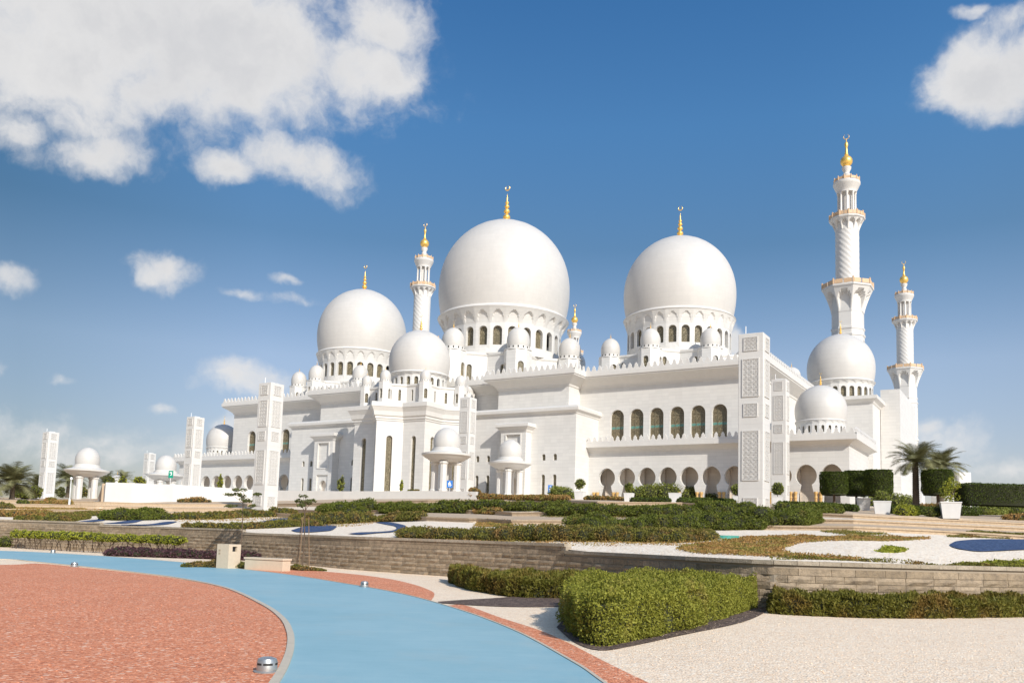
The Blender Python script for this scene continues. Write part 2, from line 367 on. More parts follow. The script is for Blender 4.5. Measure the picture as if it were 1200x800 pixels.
# ------------------------------------------------------------------ mesh builder
class MB:
    def __init__(s): s.v = []; s.f = []; s.m = []; s.uvcol = None
    def add(s, vs, fs, mi=0):
        b = len(s.v); s.v += [tuple(map(float, p)) for p in vs]
        for f in fs: s.f.append(tuple(b+i for i in f)); s.m.append(mi)
    def quad(s, a, b, c, d, mi=0): s.add([a, b, c, d], [(0, 1, 2, 3)], mi)
    def box(s, x0, x1, y0, y1, z0, z1, mi=0, bottom=True):
        vs = [(x0, y0, z0), (x1, y0, z0), (x1, y1, z0), (x0, y1, z0), (x0, y0, z1), (x1, y0, z1), (x1, y1, z1), (x0, y1, z1)]
        fs = [(0, 1, 5, 4), (1, 2, 6, 5), (2, 3, 7, 6), (3, 0, 4, 7), (4, 5, 6, 7)]
        if bottom: fs.append((3, 2, 1, 0))
        s.add(vs, fs, mi)
    def prism(s, poly, z0, z1, mi=0, cap=True, base=False):
        k = len(poly)
        vs = [(p[0], p[1], z0) for p in poly]+[(p[0], p[1], z1) for p in poly]
        fs = [(i, (i+1) % k, k+(i+1) % k, k+i) for i in range(k)]
        s.add(vs, fs, mi)
        if cap:
            tr = tessellate_polygon([[Vector((p[0], p[1], 0)) for p in poly]])
            s.add([(p[0], p[1], z1) for p in poly], [tuple(t) for t in tr], mi)
    def lathe(s, prof, seg=48, c=(0, 0), mi=0, ang0=0.0, rip=None):
        vs = []; k = len(prof)
        for i in range(seg):
            a = ang0+2*math.pi*i/seg
            for j, (r, z) in enumerate(prof):
                rr = r*(rip(a, z) if rip else 1)
                vs.append((c[0]+rr*math.cos(a), c[1]+rr*math.sin(a), z))
        fs = []
        for i in range(seg):
            i2 = (i+1) % seg
            for j in range(k-1):
                fs.append((i*k+j, i2*k+j, i2*k+j+1, i*k+j+1))
        s.add(vs, fs, mi)
    def tube(s, pts, rad, seg=6, mi=0):
        pts = [Vector(p) for p in pts]
        rings = []
        for i, p in enumerate(pts):
            t = (pts[min(i+1, len(pts)-1)]-pts[max(i-1, 0)]).normalized()
            a = t.orthogonal().normalized() if abs(t.z) > .9 else t.cross(Vector((0, 0, 1))).normalized()
            b = t.cross(a)
            r = rad[i] if isinstance(rad, (list, tuple)) else rad
            rings.append([p+a*r*math.cos(2*math.pi*q/seg)+b*r*math.sin(2*math.pi*q/seg) for q in range(seg)])
        vs = [q for rg in rings for q in rg]
        fs = [(i*seg+q, i*seg+(q+1) % seg, (i+1)*seg+(q+1) % seg, (i+1)*seg+q) for i in range(len(pts)-1) for q in range(seg)]
        fs.append(tuple(range(seg-1, -1, -1))); fs.append(tuple((len(pts)-1)*seg+q for q in range(seg)))
        s.add(vs, fs, mi)
    def sweep(s, path, prof, closed=False, mi=0):
        """profile of (outward offset, z) along a plan polyline; outward = to the right of travel"""
        P = [np.array(p[:2], float) for p in path]; k = len(P); rows = []
        for i in range(k):
            d0 = P[i]-P[i-1] if (i > 0 or closed) else P[1]-P[0]
            d1 = P[(i+1) % k]-P[i] if (i < k-1 or closed) else P[i]-P[i-1]
            d0 /= np.linalg.norm(d0); d1 /= np.linalg.norm(d1)
            n0 = np.array([d0[1], -d0[0]]); n1 = np.array([d1[1], -d1[0]])
            mtr = (n0+n1); mtr = mtr/max(0.3, (1+n0@n1))
            rows.append([(P[i][0]+mtr[0]*o, P[i][1]+mtr[1]*o, z) for o, z in prof])
        q = len(prof); vs = [p for r in rows for p in r]; fs = []
        for i in range(k if closed else k-1):
            a = i*q; b = ((i+1) % k)*q
            for j in range(q-1): fs.append((a+j, b+j, b+j+1, a+j+1))
        if not closed:
            fs.append(tuple(range(q))); fs.append(tuple((k-1)*q+j for j in range(q-1, -1, -1)))
        s.add(vs, fs, mi)
    def panel(s, o, ud, s0, s1, z0, z1, holes, depth, mi=0, mir=None):
        """vertical wall face with holes and reveals. o = plan origin, ud = unit direction along the wall (outside on its right)"""
        ud = np.array(ud, float); nd = np.array([ud[1], -ud[0]])
        W = lambda p, dd=0.0: (o[0]+ud[0]*p[0]-nd[0]*dd, o[1]+ud[1]*p[0]-nd[1]*dd, p[1])
        outer = [(s0, z0), (s1, z0), (s1, z1), (s0, z1)]
        # cut into strips between the holes so that every piece is a simple polygon
        if not holes:
            s.add([W(p) for p in outer], [(0, 1, 2, 3)], mi); return
        loops = [outer]+[list(h) for h in holes]
        flat = [p for l in loops for p in l]
        tr = tessellate_polygon([[Vector((p[0], p[1], 0)) for p in l] for l in loops])
        fs = []
        for t in tr:
            a, b, c = (flat[i] for i in t)
            ar = (b[0]-a[0])*(c[1]-a[1])-(b[1]-a[1])*(c[0]-a[0])
            if abs(ar) < 1e-9: continue
            fs.append(tuple(t) if ar > 0 else (t[0], t[2], t[1]))
        s.add([W(p) for p in flat], fs, mi)
        if depth:
            for h in holes:
                k = len(h)
                s.add([W(p) for p in h]+[W(p, depth) for p in h], [(i, k+i, k+(i+1) % k, (i+1) % k) for i in range(k)], mi if mir is None else mir)
    def build(s, name, mats, parent=None, smooth=False, loc=None):
        me = bpy.data.meshes.new(name)
        me.from_pydata(s.v, [], s.f)
        if not isinstance(mats, (list, tuple)): mats = [mats]
        for q in mats: me.materials.append(q)
        me.polygons.foreach_set('material_index', s.m)
        if smooth:
            me.polygons.foreach_set('use_smooth', [True]*len(s.f))
        me.update()
        if smooth is not False and smooth is not True:
            pass
        ob = bpy.data.objects.new(name, me); COL.objects.link(ob)
        if parent: ob.parent = parent
        if loc: ob.location = loc
        if smooth:
            try: me.set_sharp_from_angle(angle=R_(40))
            except Exception: pass
        return ob
def tag(o, label=None, cat=None, group=None, kind=None):
    if label: o['label'] = label
    if cat: o['category'] = cat
    if group: o['group'] = group
    if kind: o['kind'] = kind
    return o
def empty(name, loc, rz=0.0, label=None, cat=None, group=None):
    o = bpy.data.objects.new(name, None); COL.objects.link(o)
    o.location = loc; o.rotation_euler = (0, 0, rz); o.empty_display_size = 0.5
    return tag(o, label, cat, group)
def copy_tree(o, parent=None):
    c = o.copy(); COL.objects.link(c)
    if parent: c.parent = parent
    for ch in list(o.children): copy_tree(ch, c)
    return c
def arch(cx, z0, hw, zs, nn=10, pointed=0.0):
    """round (or slightly pointed) arched opening as a counter-clockwise loop"""
    pts = [(cx-hw, z0), (cx+hw, z0)]
    for i in range(nn+1):
        a = math.pi*i/nn
        z = zs+hw*math.sin(a)*(1+pointed*math.sin(a)**3)
        pts.append((cx+hw*math.cos(a), z))
    return pts
def horseshoe(cx, zc, r, neck, z0):
    """keyhole arch: circle over a narrowed neck over jambs that flare down"""
    pts = []
    a0 = -math.asin(min(1, math.sqrt(max(0, 1-(neck/r)**2))))
    zn = zc+r*math.sin(a0)
    pts += [(cx-neck*1.5, z0), (cx+neck*1.5, z0), (cx+neck*1.42, z0+0.45*(zn-z0)), (cx+neck*1.12, z0+0.8*(zn-z0))]
    for i in range(19):
        a = a0+(math.pi-2*a0)*i/18
        pts.append((cx+r*math.cos(a), zc+r*math.sin(a)*(1.0+0.10*max(0, math.sin(a))**4)))
    pts += [(cx-neck*1.12, z0+0.8*(zn-z0)), (cx-neck*1.42, z0+0.45*(zn-z0))]
    return pts
# ================================================================== MOSQUE
mosque = empty('mosque', (MC[0], MC[1], 0), -TH, 'great white marble mosque with tall bulbous domes and gold finials', 'mosque')
PZ = 8.0                                       # walls start a little below the podium paving

P_UP = [(-72, 45), (-72, -22), (-34.6, -22), (-34.6, -27), (-17.5, -27), (-17.5, -23), (17.5, -23), (17.5, -27), (34.6, -27), (34.6, -22), (72, -22), (72, 45)]
BAY = 4.26
WIN_U = [43.2+BAY*k for k in range(6)]
ARC_U = [43.0+BAY*k for k in range(11)]

def wall_run(mb, pts, z0, z1, holes, depth):
    """holes: {segment index: [loops in distance along the segment]}"""
    for i in range(len(pts)-1):
        a = np.array(pts[i], float); b = np.array(pts[i+1], float)
        L = np.linalg.norm(b-a); ud = (b-a)/L
        mb.panel(tuple(a), ud, 0, L, z0, z1, holes.get(i, []), depth)

# upper walls of the prayer hall
mb = MB()
hol = {10-1: [], 1: []}
hR = [arch(u-34.6, 21.4, 1.48, 27.1) for u in WIN_U]
hL = [arch(72-u, 21.4, 1.48, 27.1) for u in reversed(WIN_U)]
wall_run(mb, P_UP, 20.0, 36.2, {9: hR, 1: hL}, 0.7)
mb.prism(P_UP, 36.15, 36.2)
mb.quad((-72, 45, 8), (72, 45, 8), (72, 45, 36.2), (-72, 45, 36.2))
for s in (-1, 1):                               # side walls below the arcade roof level
    mb.quad((s*72, -22, 8), (s*72, 45, 8), (s*72, 45, 20), (s*72, -22, 20))
mb.build('prayer_hall_wall', M_WALL, mosque)
CORN = [(-0.3, 33.3), (0.15, 33.3), (0.25, 33.7), (0.7, 34.1), (1.35, 34.6), (2.05, 35.0), (2.3, 35.1), (2.3, 35.35), (2.5, 35.4), (2.5, 36.2), (2.3, 36.3), (-0.5, 36.35)]
mb = MB(); mb.sweep(P_UP, CORN); mb.build('cornice', M_TRIM, mosque)

def offset_path(path, o, closed=False):
    P = [np.array(p, float) for p in path]; k = len(P); out = []
    for i in range(k):
        d0 = P[i]-P[i-1] if (i > 0 or closed) else P[1]-P[0]
        d1 = P[(i+1) % k]-P[i] if (i < k-1 or closed) else P[i]-P[i-1]
        d0 = d0/np.linalg.norm(d0); d1 = d1/np.linalg.norm(d1)
        n0 = np.array([d0[1], -d0[0]]); n1 = np.array([d1[1], -d1[0]])
        mt = (n0+n1); mt = mt/max(.3, 1+n0@n1)
        out.append(P[i]+mt*o)
    return out
def merlons(mb, path, z, w=0.92, h=1.15, step=1.3, th=0.3, closed=False):
    """row of pointed stone cresting along a plan polyline"""
    P = [np.array(p, float) for p in path]
    if closed: P = P+[P[0]]
    shape = [(-.5, 0), (.5, 0), (.5, .22), (.30, .34), (.36, .58), (.18, .80), (0, 1.0), (-.18, .80), (-.36, .58), (-.30, .34), (-.5, .22)]
    for a, b in zip(P[:-1], P[1:]):
        L = np.linalg.norm(b-a); d = (b-a)/L; nn_ = np.array([d[1], -d[0]])
        mb.add([(*(a+nn_*th*.6*sg+d*q), zz) for q, zz, sg in ((0, z, 1), (L, z, 1), (L, z+.25, 1), (0, z+.25, 1), (0, z, -1), (L, z, -1), (L, z+.25, -1), (0, z+.25, -1))],
               [(0, 1, 2, 3), (5, 4, 7, 6), (3, 2, 6, 7)])
        k = max(1, int(L/step))
        for i in range(k):
            c = a+d*(i+.5)*L/k
            vs = [(*(c+d*x*w+nn_*th/2), z+.2+y*h) for x, y in shape]+[(*(c+d*x*w-nn_*th/2), z+.2+y*h) for x, y in shape]
            q = len(shape)
            fs = [tuple(range(q)), tuple(range(2*q-1, q-1, -1))]+[(j, q+j, q+(j+1) % q, (j+1) % q) for j in range(q)]
            mb.add(vs, fs)
mb = MB(); merlons(mb, offset_path(P_UP, 2.2), 36.25); mb.build('parapet', M_TRIM, mosque)

# glass of the big arched windows
for sgn in (-1, 1):
    for u in WIN_U:
        g = MB(); lp = arch(0, 21.3, 1.5, 27.1)
        g.add([(x, -21.35, z) for x, z in lp], [tuple(range(len(lp)))])
        w = g.build('window', M_STAINED, mosque, loc=(sgn*u, 0, 0))
        fr = MB()
        for k_ in (-.5, .5): fr.box(k_-.03, k_+.03, -21.42, -21.30, 21.4, 28.2)
        for z_ in (22.6, 24.2, 25.8, 27.1): fr.box(-1.46, 1.46, -21.43, -21.31, z_-.03, z_+.03)
        fr.build('lattice', M_LATT, w)

# lower arcades, mirror images
for sgn in (-1, 1):
    mb = MB()
    if sgn > 0:
        pts = [(39, -26), (88.5, -26), (88.5, -7), (72, -7)]
        hs = [horseshoe(u-39, 14.3, 1.82, 0.98, 9.6) for u in ARC_U]
        wall_run(mb, pts, PZ, 21.0, {0: hs, 1: [horseshoe(3+BAY*k, 14.55, 1.52, 0.88, 9.6) for k in range(0)]}, 0.9)
    else:
        pts = [(-72, -7), (-88.5, -7), (-88.5, -26), (-39, -26)]
        hs = [horseshoe(88.5-u, 14.3, 1.82, 0.98, 9.6) for u in reversed(ARC_U)]
        wall_run(mb, pts, PZ, 21.0, {2: hs}, 0.9)
    mb.prism([(sgn*39, -26), (sgn*88.5, -26), (sgn*88.5, -7), (sgn*72, -7), (sgn*72, -22), (sgn*39, -22)] if sgn > 0 else
             [(-39, -22), (-72, -22), (-72, -7), (-88.5, -7), (-88.5, -26), (-39, -26)], 20.95, 21.05)
    ar = mb.build('arcade', M_WALL, mosque)
    cm = MB(); cm.sweep(pts, [(-.2, 19.4), (.12, 19.4), (.2, 19.7), (.7, 20.05), (1.3, 20.3), (1.5, 20.35), (1.5, 21.2), (1.3, 21.3), (-.4, 21.3)])
    merlons(cm, offset_path(pts, 1.25), 21.25, w=.86, h=1.05, step=1.22)
    cm.build('cornice', M_TRIM, ar)
    im = MB()                                     # the warm interior of the arcade
    x0, x1 = (39.2, 88.2) if sgn > 0 else (-88.2, -39.2)
    im.quad((x0, -22.3, 9), (x1, -22.3, 9), (x1, -22.3, 19.3), (x0, -22.3, 19.3))
    im.quad((x0, -25.05, 9.55), (x1, -25.05, 9.55), (x1, -22.3, 9.55), (x0, -22.3, 9.55))
    im.quad((x0, -22.3, 17.5), (x1, -22.3, 17.5), (x1, -25.05, 17.5), (x0, -25.05, 17.5))
    for k in range(12):                           # transverse piers with dark doorways between
        u = sgn*(ARC_U[0]-BAY/2+BAY*k)
        im.box(u-.35, u+.35, -22.9, -22.32, 9.56, 17.4)
    im.build('arcade_interior', M_INNER, ar)
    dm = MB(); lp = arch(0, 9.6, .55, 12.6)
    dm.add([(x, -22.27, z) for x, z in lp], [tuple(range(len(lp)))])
    gm = MB()                                     # low engaged columns with gilded heads at the feet of the piers
    gm.lathe([(.0, 11.5), (.30, 11.5), (.36, 11.3), (.26, 11.0), (.22, 10.75), (.30, 10.55), (.30, 10.35), (.24, 10.3), (.24, PZ)][::-1], 10)
    d0 = g0_ = None
    for k, u in enumerate(ARC_U):
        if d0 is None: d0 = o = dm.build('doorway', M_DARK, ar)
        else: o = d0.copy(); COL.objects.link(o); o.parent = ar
        o.location = (sgn*u+.9, 0, 0)
        for dx in (-.40, .40):
            if g0_ is None: g0_ = o = gm.build('engaged_column', M_GILT, ar, True)
            else: o = g0_.copy(); COL.objects.link(o); o.parent = ar
            o.location = (sgn*(u-BAY/2)+dx, -26.4, 0)

# lower block in front of the salients, with slit windows
SL = [16.0, 18.7, 31.9, 34.5]
mb = MB(); hs = []; 
def seg_front(us): return sorted(us)
for u in sorted([-x for x in SL]+SL):
    hs.append(arch(u+39, 10.6, .42, 14.3, 6)); hs.append(arch(u+39, 17.5, .42, 18.4, 6))
blk = [(-39, -22), (-39, -32), (39, -32), (39, -22)]
wall_run(mb, blk, PZ, 28.2, {1: hs}, 0.5)
mb.prism([(-39, -22), (-39, -32), (39, -32), (39, -22)], 28.1, 28.2)
fb = mb.build('front_block', M_WALL, mosque)
mb = MB(); mb.sweep(blk, [(-.2, 26.7), (.1, 26.7), (.18, 27.0), (.45, 27.2), (.75, 27.35), (.8, 27.9), (.6, 28.15), (.2, 28.35), (-.4, 28.35)]); mb.build('cornice', M_TRIM, fb)
for u in sorted([-x for x in SL]+SL):
    for z0, zs in ((10.6, 14.3), (17.5, 18.4)):
        g = MB(); lp = arch(0, z0-.05, .44, zs, 6)
        g.add([(x, -31.55, z) for x, z in lp], [tuple(range(len(lp)))]); g.build('slit_window', M_GLASS, fb, loc=(u, 0, 0))

# the two portals
for u in (-26.0, 26.0):
    mb = MB(); hw = 2.95; y = -34.2
    pts = [(u-hw, -32), (u-hw, y), (u+hw, y), (u+hw, -32)]
    wall_run(mb, pts, PZ, 24.3, {1: [[(1.35, 16.9), (4.55, 16.9), (4.55, 22.6), (1.35, 22.6)], [(1.2, 9), (4.7, 9), (4.7, 15.2), (1.2, 15.2)]]}, 0.35)
    mb.panel((u-hw+1.15, y+.36), (1, 0), 0, 3.6, 9, 15.3, [horseshoe(1.8, 12.75, 1.12, .75, 9.02)], .8)
    mb.quad((u-hw+1.2, y+.4, 16.7), (u+hw-1.2, y+.4, 16.7), (u+hw-1.2, y+.4, 22.8), (u-hw+1.2, y+.4, 22.8))
    mb.prism(pts, 24.2, 24.3)
    po = mb.build('portal', M_WALL, mosque)
    cm = MB(); cm.sweep(pts, [(-.1, 23.2), (.1, 23.2), (.25, 23.6), (.8, 24.1), (.95, 24.2), (.95, 24.8), (.75, 24.95), (-.3, 24.95)])
    for a_, b_, c_, d_ in ((1.1, 4.8, 16.6, 16.85), (1.1, 4.8, 22.65, 22.9)): cm.box(u-hw+a_, u-hw+b_, y-.12, y+.02, c_, d_)
    cm.box(u-hw+1.05, u-hw+1.3, y-.12, y+.02, 16.86, 22.64); cm.box(u-hw+4.6, u-hw+4.85, y-.12, y+.02, 16.86, 22.64)
    cm.build('cornice', M_TRIM, po)
    dm = MB(); dm.quad((u-2, y+1.3, 8.9), (u+2, y+1.3, 8.9), (u+2, y+1.3, 15.2), (u-2, y+1.3, 15.2)); dm.build('doorway', M_INNER, po)

def star(c, s, rot=0.0):
    pts = []
    for k in range(16):
        a = -math.pi/2+k*math.pi/8+rot
        r = s*1.41421 if k % 2 == 0 else s*1.08239
        pts.append((c[0]+r*math.cos(a), c[1]+r*math.sin(a)))
    return pts
def star_walls(mb, pts, z0, z1, hole=None, depth=.5):
    q = pts+[pts[0]]
    for a, b in zip(q[:-1], q[1:]):
        a = np.array(a); b = np.array(b); L = np.linalg.norm(b-a); ud = (b-a)/L
        mb.panel(tuple(a), ud, 0, L, z0, z1, hole(L) if hole else [], depth)
def star_glass(pts, loops, depth, name, mt, parent):
    q = pts+[pts[0]]
    for a, b in zip(q[:-1], q[1:]):
        a = np.array(a); b = np.array(b); L = np.linalg.norm(b-a); ud = (b-a)/L; nd = np.array([ud[1], -ud[0]])
        if nd[1] > 0.75: continue
        for lp in loops(L):
            g = MB(); g.add([(a[0]+ud[0]*x-nd[0]*depth*.92, a[1]+ud[1]*x-nd[1]*depth*.92, z) for x, z in lp], [tuple(range(len(lp)))])
            g.build(name, mt, parent)

def dome_profile(rr, rm, z0, z1, steps=26):
    H = z1-z0; out = []
    for i in range(steps+1):
        t = i/steps
        t = t if t < .9 else .9+(t-.9)
        if t < .28: r = rm*(1-(1-rr/rm)*((.28-t)/.28)**2)
        else:
            s = (t-.28)/.72
            r = rm*max(0, (1-s**2.12))**.53
        out.append((max(r, .02), z0+H*t))
    # refine the cap, where the profile turns fast
    cap = []
    for s in (.95, .97, .985, .994, 1.0):
        cap.append((max(.02, rm*max(0, 1-s**2.12)**.53), z0+H*(.28+.72*s)))
    return [p for p in out if p[1] < z0+H*(.28+.72*.94)]+cap
def finial_mesh(z0, h, mb=None):
    """stacked gilded balls tapering to a crescent"""
    mb = mb or MB(); pr = [(.0, z0-.25*h*.1), (.17*h, z0-.03*h), (.12*h, z0+.03*h), (.06*h, z0+.06*h)]
    zz = z0+.07*h
    for rad in (.092, .078, .062, .048):
        for k in range(9):
            a = -math.pi/2*.8+k/8*math.pi*.8
            pr.append((max(.02*h, rad*h*math.cos(a)), zz+rad*h*.82*(1+math.sin(a))))
        zz += rad*h*1.76
    pr += [(.018*h, zz), (.022*h, zz+.06*h), (.010*h, zz+.12*h), (.004, zz+.20*h)]
    mb.lathe(pr, 14)
    # crescent, standing across the façade
    cz = z0+.90*h; r = .062*h; ring = []
    for k in range(15):
        a = math.pi/2+math.radians(28)+k/14*math.radians(304)
        ring.append((r*math.cos(a), 0, cz+r*math.sin(a)))
    mb.tube(ring, [.004*h+.012*h*math.sin(math.pi*k/14) for k in range(15)], 6)
    return mb
_fin_cache = {}
def finial(h, z0, parent, loc=(0, 0)):
    key = round(h, 2)
    if key not in _fin_cache:
        mb = finial_mesh(0, h); o = mb.build('finial', M_GOLD, parent, True); _fin_cache[key] = o
    else:
        o = _fin_cache[key].copy(); COL.objects.link(o); o.parent = parent
    o.location = (loc[0], loc[1], z0); return o
def niche_ring(mb, nn_, r0, r1, z0, z1, power=1.8, cols=14, rows=9, hwid=.82, a0=0.0, depth=1.0, spring=.35, apex=.86):
    th = math.pi/nn_
    for f in range(nn_):
        a = a0+2*math.pi*f/nn_; o = np.array([math.cos(a), math.sin(a)]); t_ = np.array([-math.sin(a), math.cos(a)])
        vs = []
        for j in range(rows+1):
            t = j/rows
            F = r0+(r1-r0)*t**power
            if t < spring: hw = hwid
            elif t < apex: hw = hwid*math.sqrt(max(0, 1-((t-spring)/(apex-spring))**1.7))**.9
            else: hw = -1
            for i in range(cols+1):
                s = -1+2*i/cols
                rad = F+.02-(F+.02-r0)*depth if abs(s) < hw-.02 else F+.02
                p = o*rad+t_*s*rad*math.tan(th)
                vs.append((p[0], p[1], z0+(z1-z0)*t))
        w = cols+1
        mb.add(vs, [(j*w+i, j*w+i+1, (j+1)*w+i+1, (j+1)*w+i) for j in range(rows) for i in range(cols)])
def drum_mesh(nn_, r, z0, z1, wz0, wzs, whw, depth, a0=0.0):
    mb = MB(); th = math.pi/nn_; hwid = r*math.tan(th)
    for f in range(nn_):
        a = a0+2*math.pi*f/nn_
        mb.panel((r*math.cos(a), r*math.sin(a)), (-math.sin(a), math.cos(a)), -hwid, hwid, z0, z1, [arch(0, wz0, whw, wzs, 8)], depth)
    return mb
def big_dome(c, rm, zr, zt, fin_h, drum_r, dz0, wz0, wzs, whw, nn_, niche_z, parent=mosque, seg=96):
    loc = (c[0], c[1], 0)
    mb = MB(); mb.lathe([(rm*.93, zr-.02)]+dome_profile(rm*.945, rm, zr, zt), seg)
    d = mb.build('dome', M_DOME, parent, True, loc)
    ring = MB(); k = rm/16.2
    ring.lathe([(drum_r*1.03, zr-1.15*k), (rm*.985, zr-.95*k), (rm*1.0, zr-.6*k), (rm*.985, zr-.3*k), (rm*.965, zr-.28*k), (rm*.955, zr+.1*k), (rm*.93, zr+.12*k)], seg)
    ring.build('dome_ring', M_TRIM, d, True)
    dr = drum_mesh(nn_, drum_r, dz0, niche_z, wz0, wzs, whw, .75*k+.15, a0=-math.pi/2)
    niche_ring(dr, nn_, drum_r*1.001, rm*.985, niche_z, zr-.9*k, 1.25, cols=16, rows=14, hwid=.66, a0=-math.pi/2, depth=.45, spring=.30, apex=.80)
    dr.lathe([(drum_r*1.09, dz0), (drum_r*1.09, dz0+.4*k), (drum_r*1.015, dz0+.6*k), (drum_r*1.0, wz0-.3*k)], 64)
    dro = dr.build('drum', M_WALL, d)
    g = MB(); lp = arch(0, wz0-.05, whw*1.03, wzs, 8); dd = drum_r-(.72*k+.15)
    g.add([(x, -dd, z) for x, z in lp], [tuple(range(len(lp)))])
    g0 = None
    for f in range(nn_):
        a = 2*math.pi*f/nn_
        if math.cos(a+TH*.0+.5) < -.25: continue
        if g0 is None: o = g0 = g.build('drum_window', M_GLASS, d)
        else: o = g0.copy(); COL.objects.link(o); o.parent = d
        o.rotation_euler = (0, 0, a)
    finial(fin_h, zt-.1, d)
    return d
def turret_proto(r, zb, zd, zt, win):
    """little domed turret: octagonal base, pierced drum, dome, finial"""
    mb = MB(); R8 = r*1.12
    oc = [(R8*math.cos(-math.pi/2+math.pi/8+k*math.pi/4)/math.cos(math.pi/8), R8*math.sin(-math.pi/2+math.pi/8+k*math.pi/4)/math.cos(math.pi/8)) for k in range(8)]
    q = oc[7:]+oc[:7]
    for i in range(8):
        a = np.array(q[i]); b = np.array(q[(i+1) % 8]); L = np.linalg.norm(b-a); ud = (b-a)/L
        h = [arch(L/2, zb+win[0], win[2], zb+win[1], 8)] if i % 2 == 0 else []
        mb.panel(tuple(a), ud, 0, L, zb, zd-.75*r/2, h, .35)
    mb.prism(oc, zd-.75*r/2-.01, zd-.75*r/2)
    t = mb.build('turret', M_WALL, mosque)
    c = MB(); c.lathe([(r*.6, zd-.37*r), (r*1.2, zd-.37*r), (r*1.2, zd-.27*r), (r*.98, zd-.25*r), (r*.98, zd)], 32)
    c.build('turret_drum', M_TRIM, t, True)
    d = MB(); d.lathe(dome_profile(r*.95, r, zd, zt, 14), 32); d.build('turret_dome', M_DOME, t, True)
    h = MB()
    for k in range(14):
        a = 2*math.pi*k/14; o = np.array([math.cos(a), math.sin(a)]); tt = np.array([-o[1], o[0]])
        for s0 in ((-1, 1),):
            p0 = o*r*.995-tt*.055*r; p1 = o*r*.995+tt*.055*r
            h.quad((*p0, zd-.20*r), (*p1, zd-.20*r), (*p1, zd-.04*r), (*p0, zd-.04*r))
    h.build('pierced_openings', M_DARK, t)
    w = MB(); lp = arch(0, zb+win[0]-.03, win[2]*1.03, zb+win[1], 8)
    y = -(R8-.33); w.add([(x, y, z) for x, z in lp], [tuple(range(len(lp)))])
    w0 = None
    for k in range(4):
        if w0 is None: o = w0 = w.build('turret_window', M_GLASS, t)
        else: o = w0.copy(); COL.objects.link(o); o.parent = t
        o.rotation_euler = (0, 0, k*math.pi/2)
    finial(r*.62, zt-.03, t)
    return t
def turrets(c, rad, proto, first, angs):
    for k in angs:
        a = -math.pi/2+k*math.pi/4
        o = proto if first else copy_tree(proto, mosque)
        first = False
        o.location = (c[0]+rad*math.cos(a), c[1]+rad*math.sin(a), 0); o.rotation_euler = (0, 0, k*math.pi/4)

# central dome
slit = lambda z0, zs, hw: (lambda L: [arch(L*.5, z0, hw, zs, 6)])
cpts = star((0, 0), 14.6)
mb = MB(); star_walls(mb, cpts, 36.2, 45.0, slit(37.6, 41.6, .62), .5); mb.prism(cpts, 44.9, 45.0)
mb.sweep(cpts, [(-.1, 44.3), (.12, 44.4), (.28, 44.7), (.28, 45.1), (-.3, 45.15)], True)
pl = mb.build('dome_plinth', M_WALL, mosque)
star_glass(cpts, slit(37.55, 41.6, .64), .5, 'slit_window', M_GLASS, pl)
big_dome((0.8, 0), 16.75, 57.1, 82.9, 10.4, 14.75, 45.0, 47.4, 51.0, 1.08, 26, 52.9)
tp = turret_proto(2.7, 36.2, 45.9, 50.6, (1.2, 5.2, .72))
turrets((0, 0), 20.2, tp, True, (0, 1, 2, 7, 6, 3, 5))
# flanking domes
tp2 = None
for s in (-47.7, 47.7):
    cp = star((s, 0), 11.5)
    mb = MB(); star_walls(mb, cp, 36.2, 42.2, slit(37.5, 40.2, .5), .5); mb.prism(cp, 42.1, 42.2)
    mb.sweep(cp, [(-.1, 41.6), (.1, 41.7), (.22, 41.95), (.22, 42.3), (-.3, 42.35)], True)
    pl = mb.build('dome_plinth', M_WALL, mosque)
    star_glass(cp, slit(37.45, 40.2, .52), .5, 'slit_window', M_GLASS, pl)
    big_dome((s+(1.0 if s < 0 else .2), 0), 12.5, 52.0, 71.1, 7.9, 11.45, 42.1, 44.3, 47.2, .86, 26, 48.6)
    if tp2 is None:
        tp2 = turret_proto(2.1, 36.2, 42.6, 46.4, (1.0, 3.4, .6)); turrets((s, 0), 16.0, tp2, True, (0, 1, 2, 7, 6, 3, 5))
    else: turrets((s, 0), 16.0, tp2, False, (0, 1, 2, 7, 6, 3, 5))

# mihrab tower: eight-pointed star with its own dome and crown of turrets
tc_ = (0, -32.5)
tpz = star(tc_, 9.5)
tall = slit(10.4, 21.6, .62)
mb = MB(); star_walls(mb, tpz, PZ, 27.0, tall, .55); mb.prism(tpz, 28.9, 29.0)
tw = mb.build('mihrab_tower', M_WALL, mosque)
star_glass(tpz, slit(10.35, 21.6, .64), .55, 'slit_window', M_GLASS, tw)
mb = MB(); mb.sweep(tpz, [(-.2, 25.3), (.15, 25.3), (.15, 25.6), (.35, 25.7), (.35, 26.1), (.6, 26.3), (.75, 27.2), (1.15, 28.0), (1.25, 28.1), (1.25, 28.95), (1.05, 29.05), (-.5, 29.1)], True)
mb.build('cornice', M_TRIM, tw)
gp = star(tc_, 8.3)
mb = MB(); star_walls(mb, gp, 29.0, 33.2, lambda L: [arch(L*f, 29.8, .26, 31.9, 5) for f in (.3, .7)], .35); mb.prism(gp, 33.1, 33.2)
mb.sweep(gp, [(-.1, 32.7), (.1, 32.8), (.2, 33.0), (.2, 33.3), (-.3, 33.35)], True)
gal = mb.build('tower_gallery', M_TRIM, mosque)
star_glass(gp, lambda L: [arch(L*f, 29.75, .27, 31.9, 5) for f in (.3, .7)], .35, 'slit_window', M_GLASS, gal)
big_dome(tc_, 6.75, 37.0, 47.1, 3.9, 6.1, 33.1, 33.9, 35.3, .42, 22, 36.0, seg=64)
tp3 = turret_proto(1.15, 29.0, 34.0, 36.2, (1.0, 2.7, .34))
